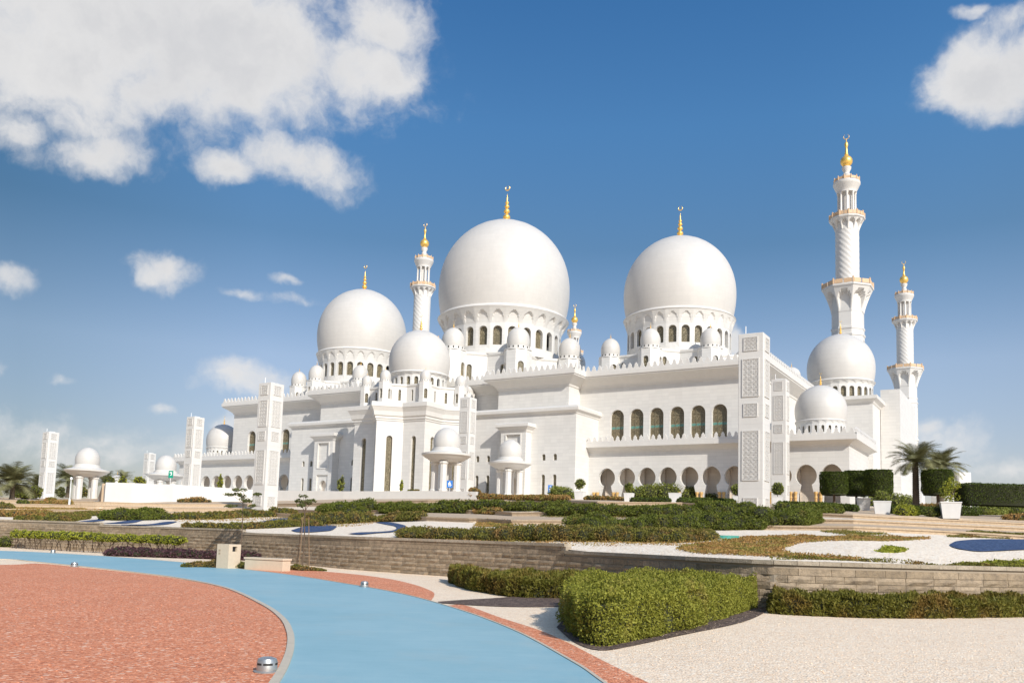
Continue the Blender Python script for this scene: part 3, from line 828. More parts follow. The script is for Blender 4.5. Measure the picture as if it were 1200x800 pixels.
turrets(tc_, 11.3, tp3, True, (0, 1, 2, 7, 6, 3, 5))

# corner domes over the ends of the arcades, and the gate dome on the right
for s in (-82, 82):
    big_dome((s, -17), 4.6, 25.0, 31.8, 2.6, 4.3, 21.05, 22.6, 23.6, .24, 22, 24.2, seg=48)
mb = MB()
gate = [(72, 9), (87, 9), (87, 45), (72, 45)]
wall_run(mb, [(72, -7), (86, -7), (86, 9)], PZ, 24.0, {}, 0)
mb.prism([(72, -7), (86, -7), (86, 9), (72, 9)], 23.9, 24.0)
wall_run(mb, gate, PZ, 33.6, {}, 0); mb.prism(gate, 33.5, 33.6)
mb.sweep(gate, [(-.2, 32.2), (.1, 32.2), (.3, 32.6), (1.0, 33.1), (1.0, 33.8), (-.4, 33.9)])
gb = mb.build('gate_block', M_WALL, mosque)
big_dome((78.0, 24), 7.4, 39.6, 51.0, 3.6, 6.8, 33.6, 35.2, 37.3, .55, 24, 38.4, seg=64)
mb = MB(); mb.box(87.1, 91.0, 19, 46, PZ, 36.6, bottom=False); mb.build('tall_wall', M_WALL, mosque)
mb = MB()
tq = turret_proto(1.9, 36.2, 38.6, 41.2, (.6, 1.3, .3)); tq.location = (70.4, 9.5, 0)
mb.box(-72, 72, 170, 176, PZ, 22); mb.box(68, 72, 50, 170, PZ, 24)
mb.build('courtyard_wall', M_WALL, mosque)

# ================================================================== MINARETS
def octa(r, rot=math.pi/8): return [(r*math.cos(rot+k*math.pi/4), r*math.sin(rot+k*math.pi/4)) for k in range(8)]
def minaret_proto():
    root = empty('minaret', (0, 0, 0))
    mb = MB(); sq = 5.6
    mb.prism([(-sq, -sq), (sq, -sq), (sq, sq), (-sq, sq)], PZ, 30.0)
    mb.sweep([(-sq, -sq), (sq, -sq), (sq, sq), (-sq, sq)], [(-.1, 28.6), (.15, 28.6), (.6, 29.4), (.6, 30.2), (-.2, 30.2)], True)
    mb.build('base', M_WALL, root)
    mb = MB(); mb.lathe([(4.35, 30), (4.35, 44), (4.7, 44.2), (4.7, 44.8), (4.3, 45.0), (4.3, 58.5), (4.55, 58.7), (4.55, 59.2), (4.25, 59.4), (4.25, 60.3), (4.45, 60.5), (4.45, 61.0), (4.2, 61.2), (4.2, 65.6)], 8, ang0=math.pi/8)
    for k in range(8):                           # long sunk-framed panels on the eight faces
        a = k*math.pi/4; o = np.array([math.cos(a), math.sin(a)]); t = np.array([-o[1], o[0]]); ap = 4.3*math.cos(math.pi/8)
        for z0, z1 in ((46, 57.6), (32, 43)):
            for s0, s1, a0, a1 in ((-1.1, -.9, z0, z1), (.9, 1.1, z0, z1), (-.898, .898, z0, z0+.2), (-.898, .898, z1-.2, z1)):
                vs = [(*(o*(ap+dd)+t*s), z) for dd in (.002, .12) for s, z in ((s0, a0), (s1, a0), (s1, a1), (s0, a1))]
                mb.add(vs, [(4, 5, 6, 7), (0, 1, 5, 4), (1, 2, 6, 5), (2, 3, 7, 6), (3, 0, 4, 7)])
    sh = mb.build('shaft', M_TRIM, root)
    def balcony(z0, z1, r0, r1, nn_, rail_h):
        mb = MB(); niche_ring(mb, nn_, r0, r1, z0, z1, 1.35, a0=0 if nn_ == 8 else 0)
        rot = math.pi/nn_
        R = r1/math.cos(math.pi/nn_)
        mb.lathe([(r1*.9/math.cos(math.pi/nn_), z1-.01), (R+.25, z1), (R+.3, z1+.35), (R+.1, z1+.5), (r0*.6, z1+.5)], nn_, ang0=rot)
        b = mb.build('balcony', M_TRIM, root)
        rl = MB(); zz = z1+.5
        for k in range(nn_):
            a = rot+2*math.pi*k/nn_; a2 = rot+2*math.pi*(k+1)/nn_
            p = np.array([R*math.cos(a), R*math.sin(a)]); q = np.array([R*math.cos(a2), R*math.sin(a2)])
            rl.lathe([(.0, zz), (.24, zz), (.24, zz+rail_h*1.1), (.30, zz+rail_h*1.15), (.0, zz+rail_h*1.4)], 6, (p[0], p[1]))
            d = (q-p); L = np.linalg.norm(d); d /= L; nd = np.array([d[1], -d[0]])
            for (f0, f1) in ((.06, .47), (.53, .94)):
                vs = [(*(p+d*L*f+nd*w), z) for w in (.09, -.09) for f, z in ((f0, zz+.12), (f1, zz+.12), (f1, zz+rail_h), (f0, zz+rail_h))]
                rl.add(vs, [(0, 1, 2, 3), (5, 4, 7, 6), (3, 2, 6, 7), (0, 4, 5, 1), (1, 5, 6, 2), (4, 0, 3, 7)])
        rl.build('railing', M_TAN, b)
        return b
    balcony(65.2, 71.8, 3.95, 6.1, 8, 1.25)
    mb = MB()
    nseg = 96; prof = [(3.05, 72.3+i*(88.5-72.3)/80) for i in range(81)]
    mb.lathe([(3.4, 72.2), (3.4, 73.0), (3.1, 73.3)]+prof, nseg, rip=lambda a, z: 1+.013*math.sin(12*a+z*4.0) if z > 73.4 else 1)
    mb.build('twisted_shaft', M_TRIM, root, True)
    balcony(88.3, 91.4, 3.0, 4.3, 12, 1.1)
    mb = MB(); mb.lathe([(1.35, 91.9), (1.35, 100)], 16)
    mb.lathe([(2.6, 91.9), (2.6, 92.6), (1.3, 92.7)], 16)
    for k in range(8):
        a = k*math.pi/4+.2; c = (2.15*math.cos(a), 2.15*math.sin(a))
        mb.lathe([(.42, 92.6), (.42, 93.1), (.31, 93.3), (.31, 98.6), (.45, 99.0), (.45, 99.4)], 10, c)
    mb.lathe([(1.2, 99.2), (2.6, 99.2), (2.6, 99.7), (2.9, 100.1), (3.4, 101.3), (3.55, 101.5), (3.55, 102.1), (3.3, 102.3), (1.0, 102.4)], 32)
    mb.build('lantern', M_TRIM, root, True)
    rl = MB()
    for k in range(12):
        a = k*math.pi/6; rl.lathe([(.0, 102.3), (.16, 102.3), (.16, 103.4), (.0, 103.7)], 6, (3.3*math.cos(a), 3.3*math.sin(a)))
        a2 = (k+1)*math.pi/6; p = np.array([3.3*math.cos(a), 3.3*math.sin(a)]); q = np.array([3.3*math.cos(a2), 3.3*math.sin(a2)])
        p, q = p+(q-p)*.1, q+(p-q)*.1
        rl.quad((*p, 102.45), (*q, 102.45), (*q, 103.2), (*p, 103.2))
    rl.build('railing', M_TAN, root)
    mb = MB(); mb.lathe([(1.5, 102.3), (1.5, 103.0), (1.1, 103.3), (.85, 104.0), (1.05, 104.6), (.75, 105.0), (.75, 105.3), (1.2, 106.2), (1.25, 106.7), (.9, 106.9), (.5, 107.0)], 24)
    mb.build('spire_stem', M_TRIM, root, True)
    mb = MB(); pr = []
    for k in range(13):
        a = -math.pi/2+math.pi*k/12*.92; pr.append((max(.3, 1.62*math.cos(a)), 108.45+1.6*math.sin(a)))
    pr += [(.55, 110.3), (.36, 111.0), (.26, 112.3), (.34, 112.6), (.52, 113.3), (.34, 113.9), (.14, 114.2), (.10, 114.9), (.02, 115.1)]
    mb.lathe(pr, 24)
    ring = [(.72*math.cos(math.pi/2+.45+k/14*5.4), 0, 115.6+.72*math.sin(math.pi/2+.45+k/14*5.4)) for k in range(15)]
    mb.tube(ring, [.03+.08*math.sin(math.pi*k/14) for k in range(15)], 6)
    mb.build('finial', M_GOLD, root, True)
    return root
mp = minaret_proto()
for i, (u, v, lab) in enumerate(((73.2, 60.4, 'tallest looking white minaret, rising behind the low gate dome at right'),
                                 (73.2, 179.9, 'slender white minaret standing alone against the sky at the far right'),
                                 (-73.2, 60.4, 'white minaret seen between the left dome and the big central dome'),
                                 (-73.2, 179.9, 'farthest white minaret, only its gold tip showing beside the central dome'))):
    o = mp if i == 0 else copy_tree(mp)
    x, y = MW(u, v); o.location = (x, y, 0); o.rotation_euler = (0, 0, -TH)
    tag(o, lab, 'minaret', 'minarets at the corners of the courtyard')
# ================================================================== GROUND
def flat(name, polys, z, mt, parent=None):
    mb = MB()
    for p in polys:
        tr = tessellate_polygon([[Vector((a[0], a[1], 0)) for a in p]])
        fs = []
        for t in tr:
            a, b, c = (p[i] for i in t)
            ar = (b[0]-a[0])*(c[1]-a[1])-(b[1]-a[1])*(c[0]-a[0])
            fs.append(tuple(t) if ar > 0 else (t[0], t[2], t[1]))
        mb.add([(q[0], q[1], z) for q in p], fs)
    return mb.build(name, mt, parent)
def smooth_line(pts, sub=8):
    """Catmull-Rom through plan points"""
    P = [np.array(p, float) for p in pts]; P = [2*P[0]-P[1]]+P+[2*P[-1]-P[-2]]; out = []
    for i in range(1, len(P)-2):
        for k in range(sub):
            t = k/sub; a, b, c, d = P[i-1], P[i], P[i+1], P[i+2]
            out.append(.5*((2*b)+(c-a)*t+(2*a-5*b+4*c-d)*t*t+(3*b-a-3*c+d)*t**3))
    out.append(P[-2]); return [tuple(p) for p in out]
g = MB(); S_ = 6000
g.quad((-S_, -S_, 0), (S_, -S_, 0), (S_, S_, 0), (-S_, S_, 0))
tag(g.build('ground', M_CREAM), kind='structure')
G = lambda pts, z=0.0: [hitz(x, y, z) for x, y in pts]
inner = G([(-160, 652), (0, 655), (40, 658), (100, 664), (167, 671.5), (215, 678), (267, 689), (310, 708), (333, 724), (343, 740), (345, 757), (340, 777), (328, 800), (300, 840), (240, 900)])
outer = G([(-160, 642.5), (0, 645), (100, 650), (200, 657.5), (260, 664), (333, 672.5), (400, 683), (467, 695), (533, 713), (600, 738), (667, 774), (700, 796), (770, 850), (880, 960)])
inner = inner+[(inner[-1][0]-1.5, inner[-1][1]-1.5)]; outer = outer+[(outer[-1][0]-.3, outer[-1][1]-3)]
inner_s = smooth_line(inner); outer_s = smooth_line(outer)
tag(flat('path', [inner_s+outer_s[::-1]], .010, M_PATH), kind='structure')
red_isl = smooth_line(G([(-200, 661), (0, 661.5), (45, 660), (100, 665), (167, 672.3), (215, 679), (267, 690), (310, 709.5), (332, 726), (341, 741), (342.5, 757), (337, 777), (325, 800), (297, 840), (237, 900)]))
red_isl = red_isl+[(red_isl[-1][0]-2, red_isl[-1][1]-3), (-60, -20), (-75, 44)]
tag(flat('red_gravel_bed', [red_isl], .006, M_RED), kind='structure')
def ribbon(name, line, w, z0, z1, mt, side=1):
    mb = MB(); mb.sweep(line, [(0, z0), (0, z1), (w*side, z1), (w*side, z0)] if side > 0 else [(w*side, z0), (w*side, z1), (0, z1), (0, z0)])
    return tag(mb.build(name, mt), kind='structure')
ribbon('kerb', inner_s, .11, -.02, .032, M_KERB, 1)
ribbon('path_edging', outer_s, .05, -.02, .022, M_KERB, -1)
s1a = smooth_line(G([(285, 667), (333, 674), (400, 684.5), (467, 697), (505, 704)]))
s1b = smooth_line(G([(285, 666), (335, 666.5), (400, 671), (450, 677), (483, 684), (505, 692), (509, 697), (505, 703.8)]))
s2a = smooth_line(G([(529, 712.5), (567, 726.5), (600, 739.5), (667, 776), (702, 798), (772, 852), (882, 962)]))
s2b = smooth_line(G([(525, 709), (545, 709), (587, 723.5), (633, 738.5), (667, 753.5), (700, 770.5), (733, 787), (765, 803), (850, 856), (985, 962)]))
tag(flat('red_gravel_strip', [s1a+s1b[::-1], s2a+s2b[::-1]], .006, M_RED), kind='structure')
mul = smooth_line(G([(513, 705), (540, 703), (575, 701), (620, 698), (662, 698), (664, 709), (640, 711), (600, 711), (560, 709.5), (513, 706.5)]), 4)
tag(flat('mulch_bed', [mul], .014, M_MULCH), kind='structure')
mul2 = smooth_line(G([(652, 735), (668, 722), (700, 738), (760, 735), (840, 722), (888, 712), (898, 716), (870, 729), (800, 744), (740, 757), (702, 762), (672, 752), (652, 735)]), 4)
tag(flat('mulch_bed', [mul2], .012, M_MULCH), kind='structure')

# ------------------------------------------------------------------ retaining wall line and terraced garden behind it
KX = np.array([-400, -200, 0, 100, 200, 300, 340, 400, 470, 540, 600, 660, 700, 800, 900, 1000, 1100, 1200, 1400, 1700], float)
KY = np.array([76, 69, 62, 59, 55.5, 50, 47.2, 41.7, 39.2, 37, 35, 32.4, 30.6, 26.3, 23.8, 23.9, 24.5, 25.5, 27.5, 31], float)
def col_a(px):
    d = ray(px, hor_y(px)); return d[0]/d[1]
KA = np.array([col_a(x) for x in KX])
def wall_pts():
    xs = np.concatenate([np.arange(-400, 1700, 20), [1700]]); ys = np.interp(xs, KX, KY)
    for _ in range(3): ys[1:-1] = (ys[:-2]+2*ys[1:-1]+ys[2:])/4
    return xs, ys
WX, WY = wall_pts(); WA = np.array([col_a(x) for x in WX])
def yw(a): return np.interp(a, WA, WY)
# control rows (Y in metres, y in photo pixels): wall back, bed, step, bed, step, bed, step, podium foot, podium edge
PROF = {
    0: [(62, 613.8), (85, 600.5), (105, 594), (130, 589), (180, 583.5)],
    112: [(58.5, 613.8), (85, 602), (105, 596), (128, 591.3), (150, 588)],
    116: [(58.4, 613.9), (85, 602), (105, 596), (128, 591.3), (140, 590, 566)],
    200: [(55.5, 617), (90, 605), (112, 599), (130, 594), (141.5, 587.5, 568)],
    300: [(50, 624), (95, 604), (125, 599.5), (138, 594), (148, 587, 574.5)],
    400: [(41.7, 628.5), (75, 611), (95, 603), (120, 592), (140, 584.5, 576)],
    500: [(39, 632.5), (60, 610), (85, 600), (110, 589.5), (133, 584, 575.5)],
    556: [(36.4, 635), (56, 612), (78, 602), (107, 590), (129, 584.5, 576.5)],
    562: [(36.2, 635.5), (56, 612), (78, 602), (107, 590), (129, 585, 583)],
    600: [(35, 637.5), (52, 614), (72, 604.5), (105, 590.5), (125, 586, 584)],
    700: [(30.6, 647), (50, 614), (68, 604), (80, 591.5), (86, 588.5, 587)],
    800: [(26.3, 652), (48, 617.5), (65, 604.5), (78, 592.5), (83, 590, 588)],
    900: [(23.8, 656), (46, 620.5), (56, 611), (68, 602.5), (76, 596, 594.5)],
    1000: [(23.9, 659), (44, 621.5), (54, 613.5), (64, 607), (71, 602.5, 601)],
    1100: [(24.5, 662.5), (44, 626), (54, 618), (64, 612), (72, 607.5, 606)],
    1200: [(25.5, 667), (44, 632), (54, 622.5), (64, 616.5), (72, 611, 609.5)]}
STEP_PX = (4.5, 4.2, 3.6)
PXC = sorted(PROF); PA = np.array([col_a(x) for x in PXC])
rowsY = []; rowsZ = []
for x in PXC:
    h = hor_y(x); zz = lambda Y, y: atY(x, y, Y)[2]
    p = PROF[x]; Y = [yw(col_a(x))+.25]; Z = [zz(p[0][0], p[0][1])]
    for i in (1, 2, 3):
        Y += [p[i][0], p[i][0]+.3]; Z += [zz(p[i][0], p[i][1]), zz(p[i][0]+.3, p[i][1]-STEP_PX[i-1])]
    Y += [p[4][0], p[4][0]+.3]; Z += [zz(*p[4][:2]), zz(p[4][0]+.3, p[4][2] if len(p[4]) > 2 else p[4][1]-1)]
    Y += [max(Y[-1]+14, 160 if x >= 560 else 172), 420, 1500, 6000]; Z += [9.9 if x > 113 else 7.3, 9.9 if x > 113 else 9.0, 9, 6]
    rowsY.append(Y); rowsZ.append(Z)
rowsY = np.array(rowsY); rowsZ = np.array(rowsZ)
def prof_at(a):
    return (np.array([np.interp(a, PA, rowsY[:, k]) for k in range(rowsY.shape[1])]), np.array([np.interp(a, PA, rowsZ[:, k]) for k in range(rowsZ.shape[1])]))
def prof_w(a):
    Y, Z = prof_at(a); Y = Y.copy(); Y[0] = yw(a)+.25; return Y, Z
def H(x, y):
    a = x/y; Y, Z = prof_w(a)
    if y < Y[0]: return 0.0
    t = (y-Y[0])/(Y[1]-Y[0])
    return float(np.interp(y, Y, Z))+(und(a, y, t) if t < 1 else 0)
def und(a, y, t): return .10*math.sin(a*23+y*.35)*math.sin(y*.21+1)*min(1, t*4)*(1-t)
def at(px, py):
    """point of the terraced garden seen through a photo pixel"""
    d = ray(px, py); a = d[0]/d[1]; Y, Z = prof_w(a)
    ys = np.arange(Y[0]+.02, 260, .12); zs = np.interp(ys, Y, Z); zr = CZ+d[2]/d[1]*ys
    hit = np.nonzero(zr <= zs)[0]
    i = hit[0] if len(hit) else int(np.argmin(np.abs(zr-zs)))
    return (float(a*ys[i]), float(ys[i]), float(zs[i]))
acols = np.sort(np.concatenate([np.arange(-700, 1900, 20.), [108., 112., 113., 114., 115., 116., 556., 558., 562.]])); AC = np.array([col_a(x) for x in acols])
verts = []; zone = []; faces = []
SUB = [24, 1, 6, 1, 5, 1, 3, 1, 6, 6, 3, 2]
zones_row = [0, .0, 1, .7, .35, 1, 1, 1, 1, 2, 2, 2]
for a in AC:
    Y, Z = prof_w(a)
    px_ = np.interp(a, AC, acols)
    for k in range(len(Y)-1):
        for j in range(SUB[k]):
            t = j/SUB[k]; y = Y[k]+(Y[k+1]-Y[k])*t; z = Z[k]+(Z[k+1]-Z[k])*t
            if k == 0: z += und(a, y, t)
            verts.append((a*y, y, z)); zone.append(zones_row[min(k, len(zones_row)-1)])
    verts.append((a*Y[-1], Y[-1], Z[-1])); zone.append(2)
nr = len(verts)//len(AC)
for i in range(len(AC)-1):
    for j in range(nr-1): faces.append((i*nr+j, (i+1)*nr+j, (i+1)*nr+j+1, i*nr+j+1))
me = bpy.data.meshes.new('terrain'); me.from_pydata(verts, [], faces); me.materials.append(M_TERR)
at_ = me.attributes.new('zone', 'FLOAT', 'POINT'); at_.data.foreach_set('value', zone)
ter = bpy.data.objects.new('terrain', me); COL.objects.link(ter); tag(ter, kind='structure')

# retaining wall of split-face blocks
def top_z(px): return 1.98 if px < 115 else 1.8 if px < 281 else 1.6 if px < 657 else 1.34
xs = np.linspace(-400, 1700, 4000); aa = np.interp(xs, WX, WA); yy = np.interp(xs, WX, WY)
lx, ly = aa*yy, yy; ds = np.hypot(np.diff(lx), np.diff(ly)); S = np.concatenate([[0], np.cumsum(ds)])
def wp(s): return np.array([np.interp(s, S, lx), np.interp(s, S, ly)]), float(np.interp(s, S, xs))
blk_ = MB(); cop = MB(); bk = MB(); r_ = random.Random(3)
CH, BL = .2, .82
for row in range(10):
    s = -r_.random()*.3-(row % 2)*BL/2
    while s < S[-1]-.5:
        L = BL*(.8+.4*r_.random()); p0, x0 = wp(max(0, s)); p1, x1 = wp(min(S[-1], s+L)); xm = (x0+x1)/2
        tz_ = top_z(xm)-.12; z0 = row*CH-.06; z1 = z0+CH
        if z1 <= tz_+.06 and s+L > 0:
            d = p1-p0; ln = np.linalg.norm(d); d = d/ln; nd = np.array([d[1], -d[0]]); far = p0[1] > 48
            g_ = .006
            U = [g_, ln*.3, ln*.7, ln-g_]; Wz = [z0+g_, z0+.5*CH, z1-g_]
            top_smooth = row >= int((tz_+.06)/CH+.01)-1
            vs = []
            for j, z in enumerate(Wz):
                for i, u in enumerate(U):
                    edge = (i in (0, 3)) or (j in (0, 2))
                    amp = (.0 if edge else .045*(.3+r_.random())) if not top_smooth else 0
                    q = p0+d*u+nd*(.012*r_.random()*(not top_smooth)+amp)
                    vs.append((q[0], q[1], z))
            k = len(vs)
            fs = [(j*4+i, j*4+i+1, (j+1)*4+i+1, (j+1)*4+i) for j in range(2) for i in range(3)]
            bvs = [(*(p0+d*u-nd*.05), z) for u, z in ((g_, z0+g_), (ln-g_, z0+g_), (ln-g_, z1-g_), (g_, z1-g_))]
            fs += [(0, k, k+1, 3, 2, 1), (3, k+1, k+2, 11, 7), (11, k+2, k+3, 8, 9, 10), (8, k+3, k, 0, 4)]
            blk_.add(vs+bvs, fs)
        s += L
s = 0
while s < S[-1]-.6:
    L = .62; p0, x0 = wp(s); p1, x1 = wp(s+L); d = (p1-p0)/np.linalg.norm(p1-p0); nd = np.array([d[1], -d[0]]); ln = np.linalg.norm(p1-p0); tz_ = top_z((x0+x1)/2)
    vs = [(*(p0+d*u+nd*w), z) for z in (tz_-.115, tz_) for u, w in ((.004, .045), (ln-.004, .045), (ln-.004, -.30), (.004, -.30))]
    cop.add(vs, [(0, 1, 5, 4), (1, 2, 6, 5), (2, 3, 7, 6), (3, 0, 4, 7), (4, 5, 6, 7), (3, 2, 1, 0)])
    q = [(*(p0+d*u-nd*w), z) for z in (-.1, tz_-.12) for u, w in ((0, .03), (ln, .03), (ln, .3), (0, .3))]
    bk.add(q, [(0, 1, 5, 4), (1, 2, 6, 5), (2, 3, 7, 6), (3, 0, 4, 7), (4, 5, 6, 7)])
    s += L
rw = blk_.build('retaining_wall', M_BLOCK); tag(rw, 'long low curved retaining wall of rough sandstone blocks between the path and the garden', 'wall')
cop.build('coping', M_COPE, rw); bk.build('wall_backing', simple('mortar', (.33, .27, .20), .9), rw)

# terrace walls on the steps of the garden
labs = ['low sandstone terrace wall lowest of the garden steps, nearest the white pebble beds', 'low sandstone terrace wall in the middle of the garden steps', 'low sandstone terrace wall uppermost of the garden steps, below the planters']
for k, lab in enumerate(labs):
    top = MB(); px_r = np.arange(-360, 1660, 10.)
    line = []; zl = []
    for x in px_r:
        a = col_a(x); Y, Z = prof_w(a); i = 1+2*k; line.append((a*Y[i], Y[i])); zl.append((Z[i], Z[i+1]))
    P = [np.array(p) for p in line]; vs = []; fs = []
    for i, p in enumerate(P):
        d = P[min(i+1, len(P)-1)]-P[max(i-1, 0)]; d = d/np.linalg.norm(d); nd = np.array([d[1], -d[0]])
        zb, zt_ = zl[i]
        for w, z in ((.06, zb-.3), (.06, zt_-.06), (.12, zt_-.06), (.12, zt_+.03), (-.42, zt_+.03), (-.42, zb-.3)): vs.append((*(p+nd*w), z))
    for i in range(len(P)-1):
        for j in range(5): fs.append((i*6+j, (i+1)*6+j, (i+1)*6+j+1, i*6+j+1))
    top.add(vs, fs); tag(top.build('terrace_wall', M_SAND), lab, 'wall', 'terrace walls of the garden')

# white podium wall at the left
vs = []; fs = []; pxs = [97.5]+list(range(104, 556, 8))+[556]
P = []; zt = []
for x in pxs:
    a = col_a(x); Y, Z = prof_w(a); yy_ = Y[7]-.35
    if x < 112: yy_ += (112-x)/14*6            # the return at the left end
    elif 152 < x < 176: yy_ += (x-152)/24*1.5-1.5
    elif x <= 152: yy_ -= 1.5
    P.append(np.array((a*yy_, yy_))); zt.append(max(Z[8], np.interp(Y[7]+.6, Y, Z))+.06)
for i, p in enumerate(P):
    d = P[min(i+1, len(P)-1)]-P[max(i-1, 0)]; d = d/np.linalg.norm(d); nd = np.array([d[1], -d[0]])
    for w, z in ((0, 3.0), (0, zt[i]), (-1.6, zt[i]), (-1.6, 3.0)): vs.append((*(p+nd*w), z))
for i in range(len(P)-1):
    for j in range(3): fs.append((i*4+j, (i+1)*4+j, (i+1)*4+j+1, i*4+j+1))
fs += [(0, 1, 2, 3), tuple((len(P)-1)*4+j for j in (3, 2, 1, 0))]
mb = MB(); mb.add(vs, fs); tag(mb.build('podium_wall', M_TRIM), 'plain white podium wall zigzagging in front of the mosque at left', 'wall')

# swooshes of blue pebbles laid in the white beds
def drape(name, px_poly, mt, lift=.035, grid=.5):
    pts = [at(x, y) for x, y in px_poly]; P = smooth_line([p[:2] for p in pts+[pts[0]]], 5)[:-1]
    mb = MB(); tr = tessellate_polygon([[Vector((p[0], p[1], 0)) for p in P]]); V = [(p[0], p[1], H(p[0], p[1])+lift) for p in P]
    fs = []
    for t in tr:
        a, b, c = (P[i] for i in t); ar = (b[0]-a[0])*(c[1]-a[1])-(b[1]-a[1])*(c[0]-a[0]); fs.append(tuple(t) if ar > 0 else (t[0], t[2], t[1]))
    mb.add(V, fs); o = mb.build(name, mt)
    import bmesh
    bm = bmesh.new(); bm.from_mesh(o.data); bmesh.ops.subdivide_edges(bm, edges=bm.edges[:], cuts=4, use_grid_fill=True)
    for v in bm.verts: v.co.z = H(v.co.x, v.co.y)+lift
    bm.to_mesh(o.data); bm.free(); return o
for pl_ in ([(1113, 637.5), (1125, 634), (1160, 632), (1230, 630), (1230, 643), (1160, 645.5), (1130, 643), (1116, 640)],
            [(1086, 621.5), (1100, 620.8), (1130, 624), (1170, 626), (1168, 628.5), (1120, 626.5)],
            [(341, 621.5), (352, 618.5), (378, 614.5), (394, 616), (390, 620.5), (370, 624), (348, 624)],
            [(408, 626.3), (432, 623), (462, 620.3), (462, 616.5), (448, 613.6), (440, 612.2), (458, 612.2), (474, 615.5), (473, 619.5), (452, 623.5), (425, 627)],
            [(82, 612.2), (95, 610), (120, 608.8), (121, 609.8), (100, 611.3), (90, 613)],
            [(118, 613), (140, 611), (166, 609.6), (160, 611.8), (135, 613.2)], [(140, 616), (170, 614), (205, 611.6), (203, 613.4), (175, 615.6), (150, 617)],
            [(306, 610.5), (330, 607), (352, 604.8), (350, 606.6), (330, 608.8), (315, 611.2)]):
    tag(drape('blue_pebble_bed', pl_, M_BLUEPEB), kind='structure')

# ================================================================== PLANTS
def leaf_mesh(name, C, size, mats, core=None, up=.0, aspect=.55, nrm=None, parent=None, var=.45):
    """one mesh of many small rhombic leaves centred on C, optional core mesh (MB) in material slot 1"""
    C = np.asarray(C, float); k = len(C)
    d = rng.normal(size=(k, 3)); d[:, 2] += up; 
    if nrm is not None: d += nrm*.8
    d /= np.linalg.norm(d, axis=1)[:, None]
    e = rng.normal(size=(k, 3)); e -= d*(e*d).sum(1)[:, None]; e /= np.linalg.norm(e, axis=1)[:, None]
    sz = size*(1-var+2*var*rng.random(k))[:, None]
    v = np.empty((k, 4, 3)); v[:, 0] = C-d*sz*.5; v[:, 1] = C+e*sz*aspect*.5; v[:, 2] = C+d*sz*.5; v[:, 3] = C-e*sz*aspect*.5
    V = v.reshape(-1, 3); F = np.arange(k*4).reshape(-1, 4)
    me = bpy.data.meshes.new(name)
    cv = np.array(core.v) if core else np.zeros((0, 3)); cf = core.f if core else []
    nv = len(V)+len(cv); me.vertices.add(nv); me.vertices.foreach_set('co', np.concatenate([V, cv]).ravel())
    lens = np.concatenate([np.full(k, 4), np.array([len(f) for f in cf], int)]).astype(int)
    loops = np.concatenate([F.ravel(), np.array([len(V)+i for f in cf for i in f], int)]).astype(int)
    me.loops.add(len(loops)); me.loops.foreach_set('vertex_index', loops)
    me.polygons.add(len(lens)); st = np.concatenate([[0], np.cumsum(lens)[:-1]]); me.polygons.foreach_set('loop_start', st)
    try: me.polygons.foreach_set('loop_total', lens)
    except Exception: pass
    for q in (mats if isinstance(mats, (list, tuple)) else [mats]): me.materials.append(q)
    if core: me.polygons.foreach_set('material_index', np.concatenate([np.zeros(k, int), np.ones(len(cf), int)]).astype(int))
    me.update(calc_edges=True); me.validate()
    o = bpy.data.objects.new(name, me); COL.objects.link(o)
    if parent: o.parent = parent
    return o
def sph(k):
    d = rng.normal(size=(k, 3)); return d/np.linalg.norm(d, axis=1)[:, None]
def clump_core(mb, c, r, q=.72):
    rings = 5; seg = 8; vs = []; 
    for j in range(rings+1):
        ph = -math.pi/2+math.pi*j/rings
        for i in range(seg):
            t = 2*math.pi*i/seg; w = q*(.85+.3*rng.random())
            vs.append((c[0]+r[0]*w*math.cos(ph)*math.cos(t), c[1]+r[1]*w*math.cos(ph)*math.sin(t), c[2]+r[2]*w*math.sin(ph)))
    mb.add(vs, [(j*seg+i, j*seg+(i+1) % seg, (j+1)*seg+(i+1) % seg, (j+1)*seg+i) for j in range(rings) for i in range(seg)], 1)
def clumps(name, cl, leafsize, mt, dens=1.0, up=.2, label=None, cat='shrub', group=None, parent=None, core=True, kind=None):
    """foliage built from ellipsoidal clumps cl = [(centre, (rx, ry, rz))]"""
    pts = []; nr = []; cm = MB()
    for c, r in cl:
        area = 4*math.pi*((r[0]*r[1]+r[0]*r[2]+r[1]*r[2])/3)
        k = int(min(9000, max(14, 1.9*dens*area/leafsize**2)))
        d = sph(k); rad = .62+.46*rng.random(k)**.6
        p = np.array(c)+d*np.array(r)*rad[:, None]
        ok = p[:, 2] > c[2]-r[2]*.92
        pts.append(p[ok]); nr.append(d[ok])
        if core: clump_core(cm, c, r)
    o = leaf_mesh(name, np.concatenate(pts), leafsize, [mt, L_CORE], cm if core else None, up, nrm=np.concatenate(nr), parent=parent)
    if label or kind: tag(o, label, cat if not kind else None, group, kind)
    return o
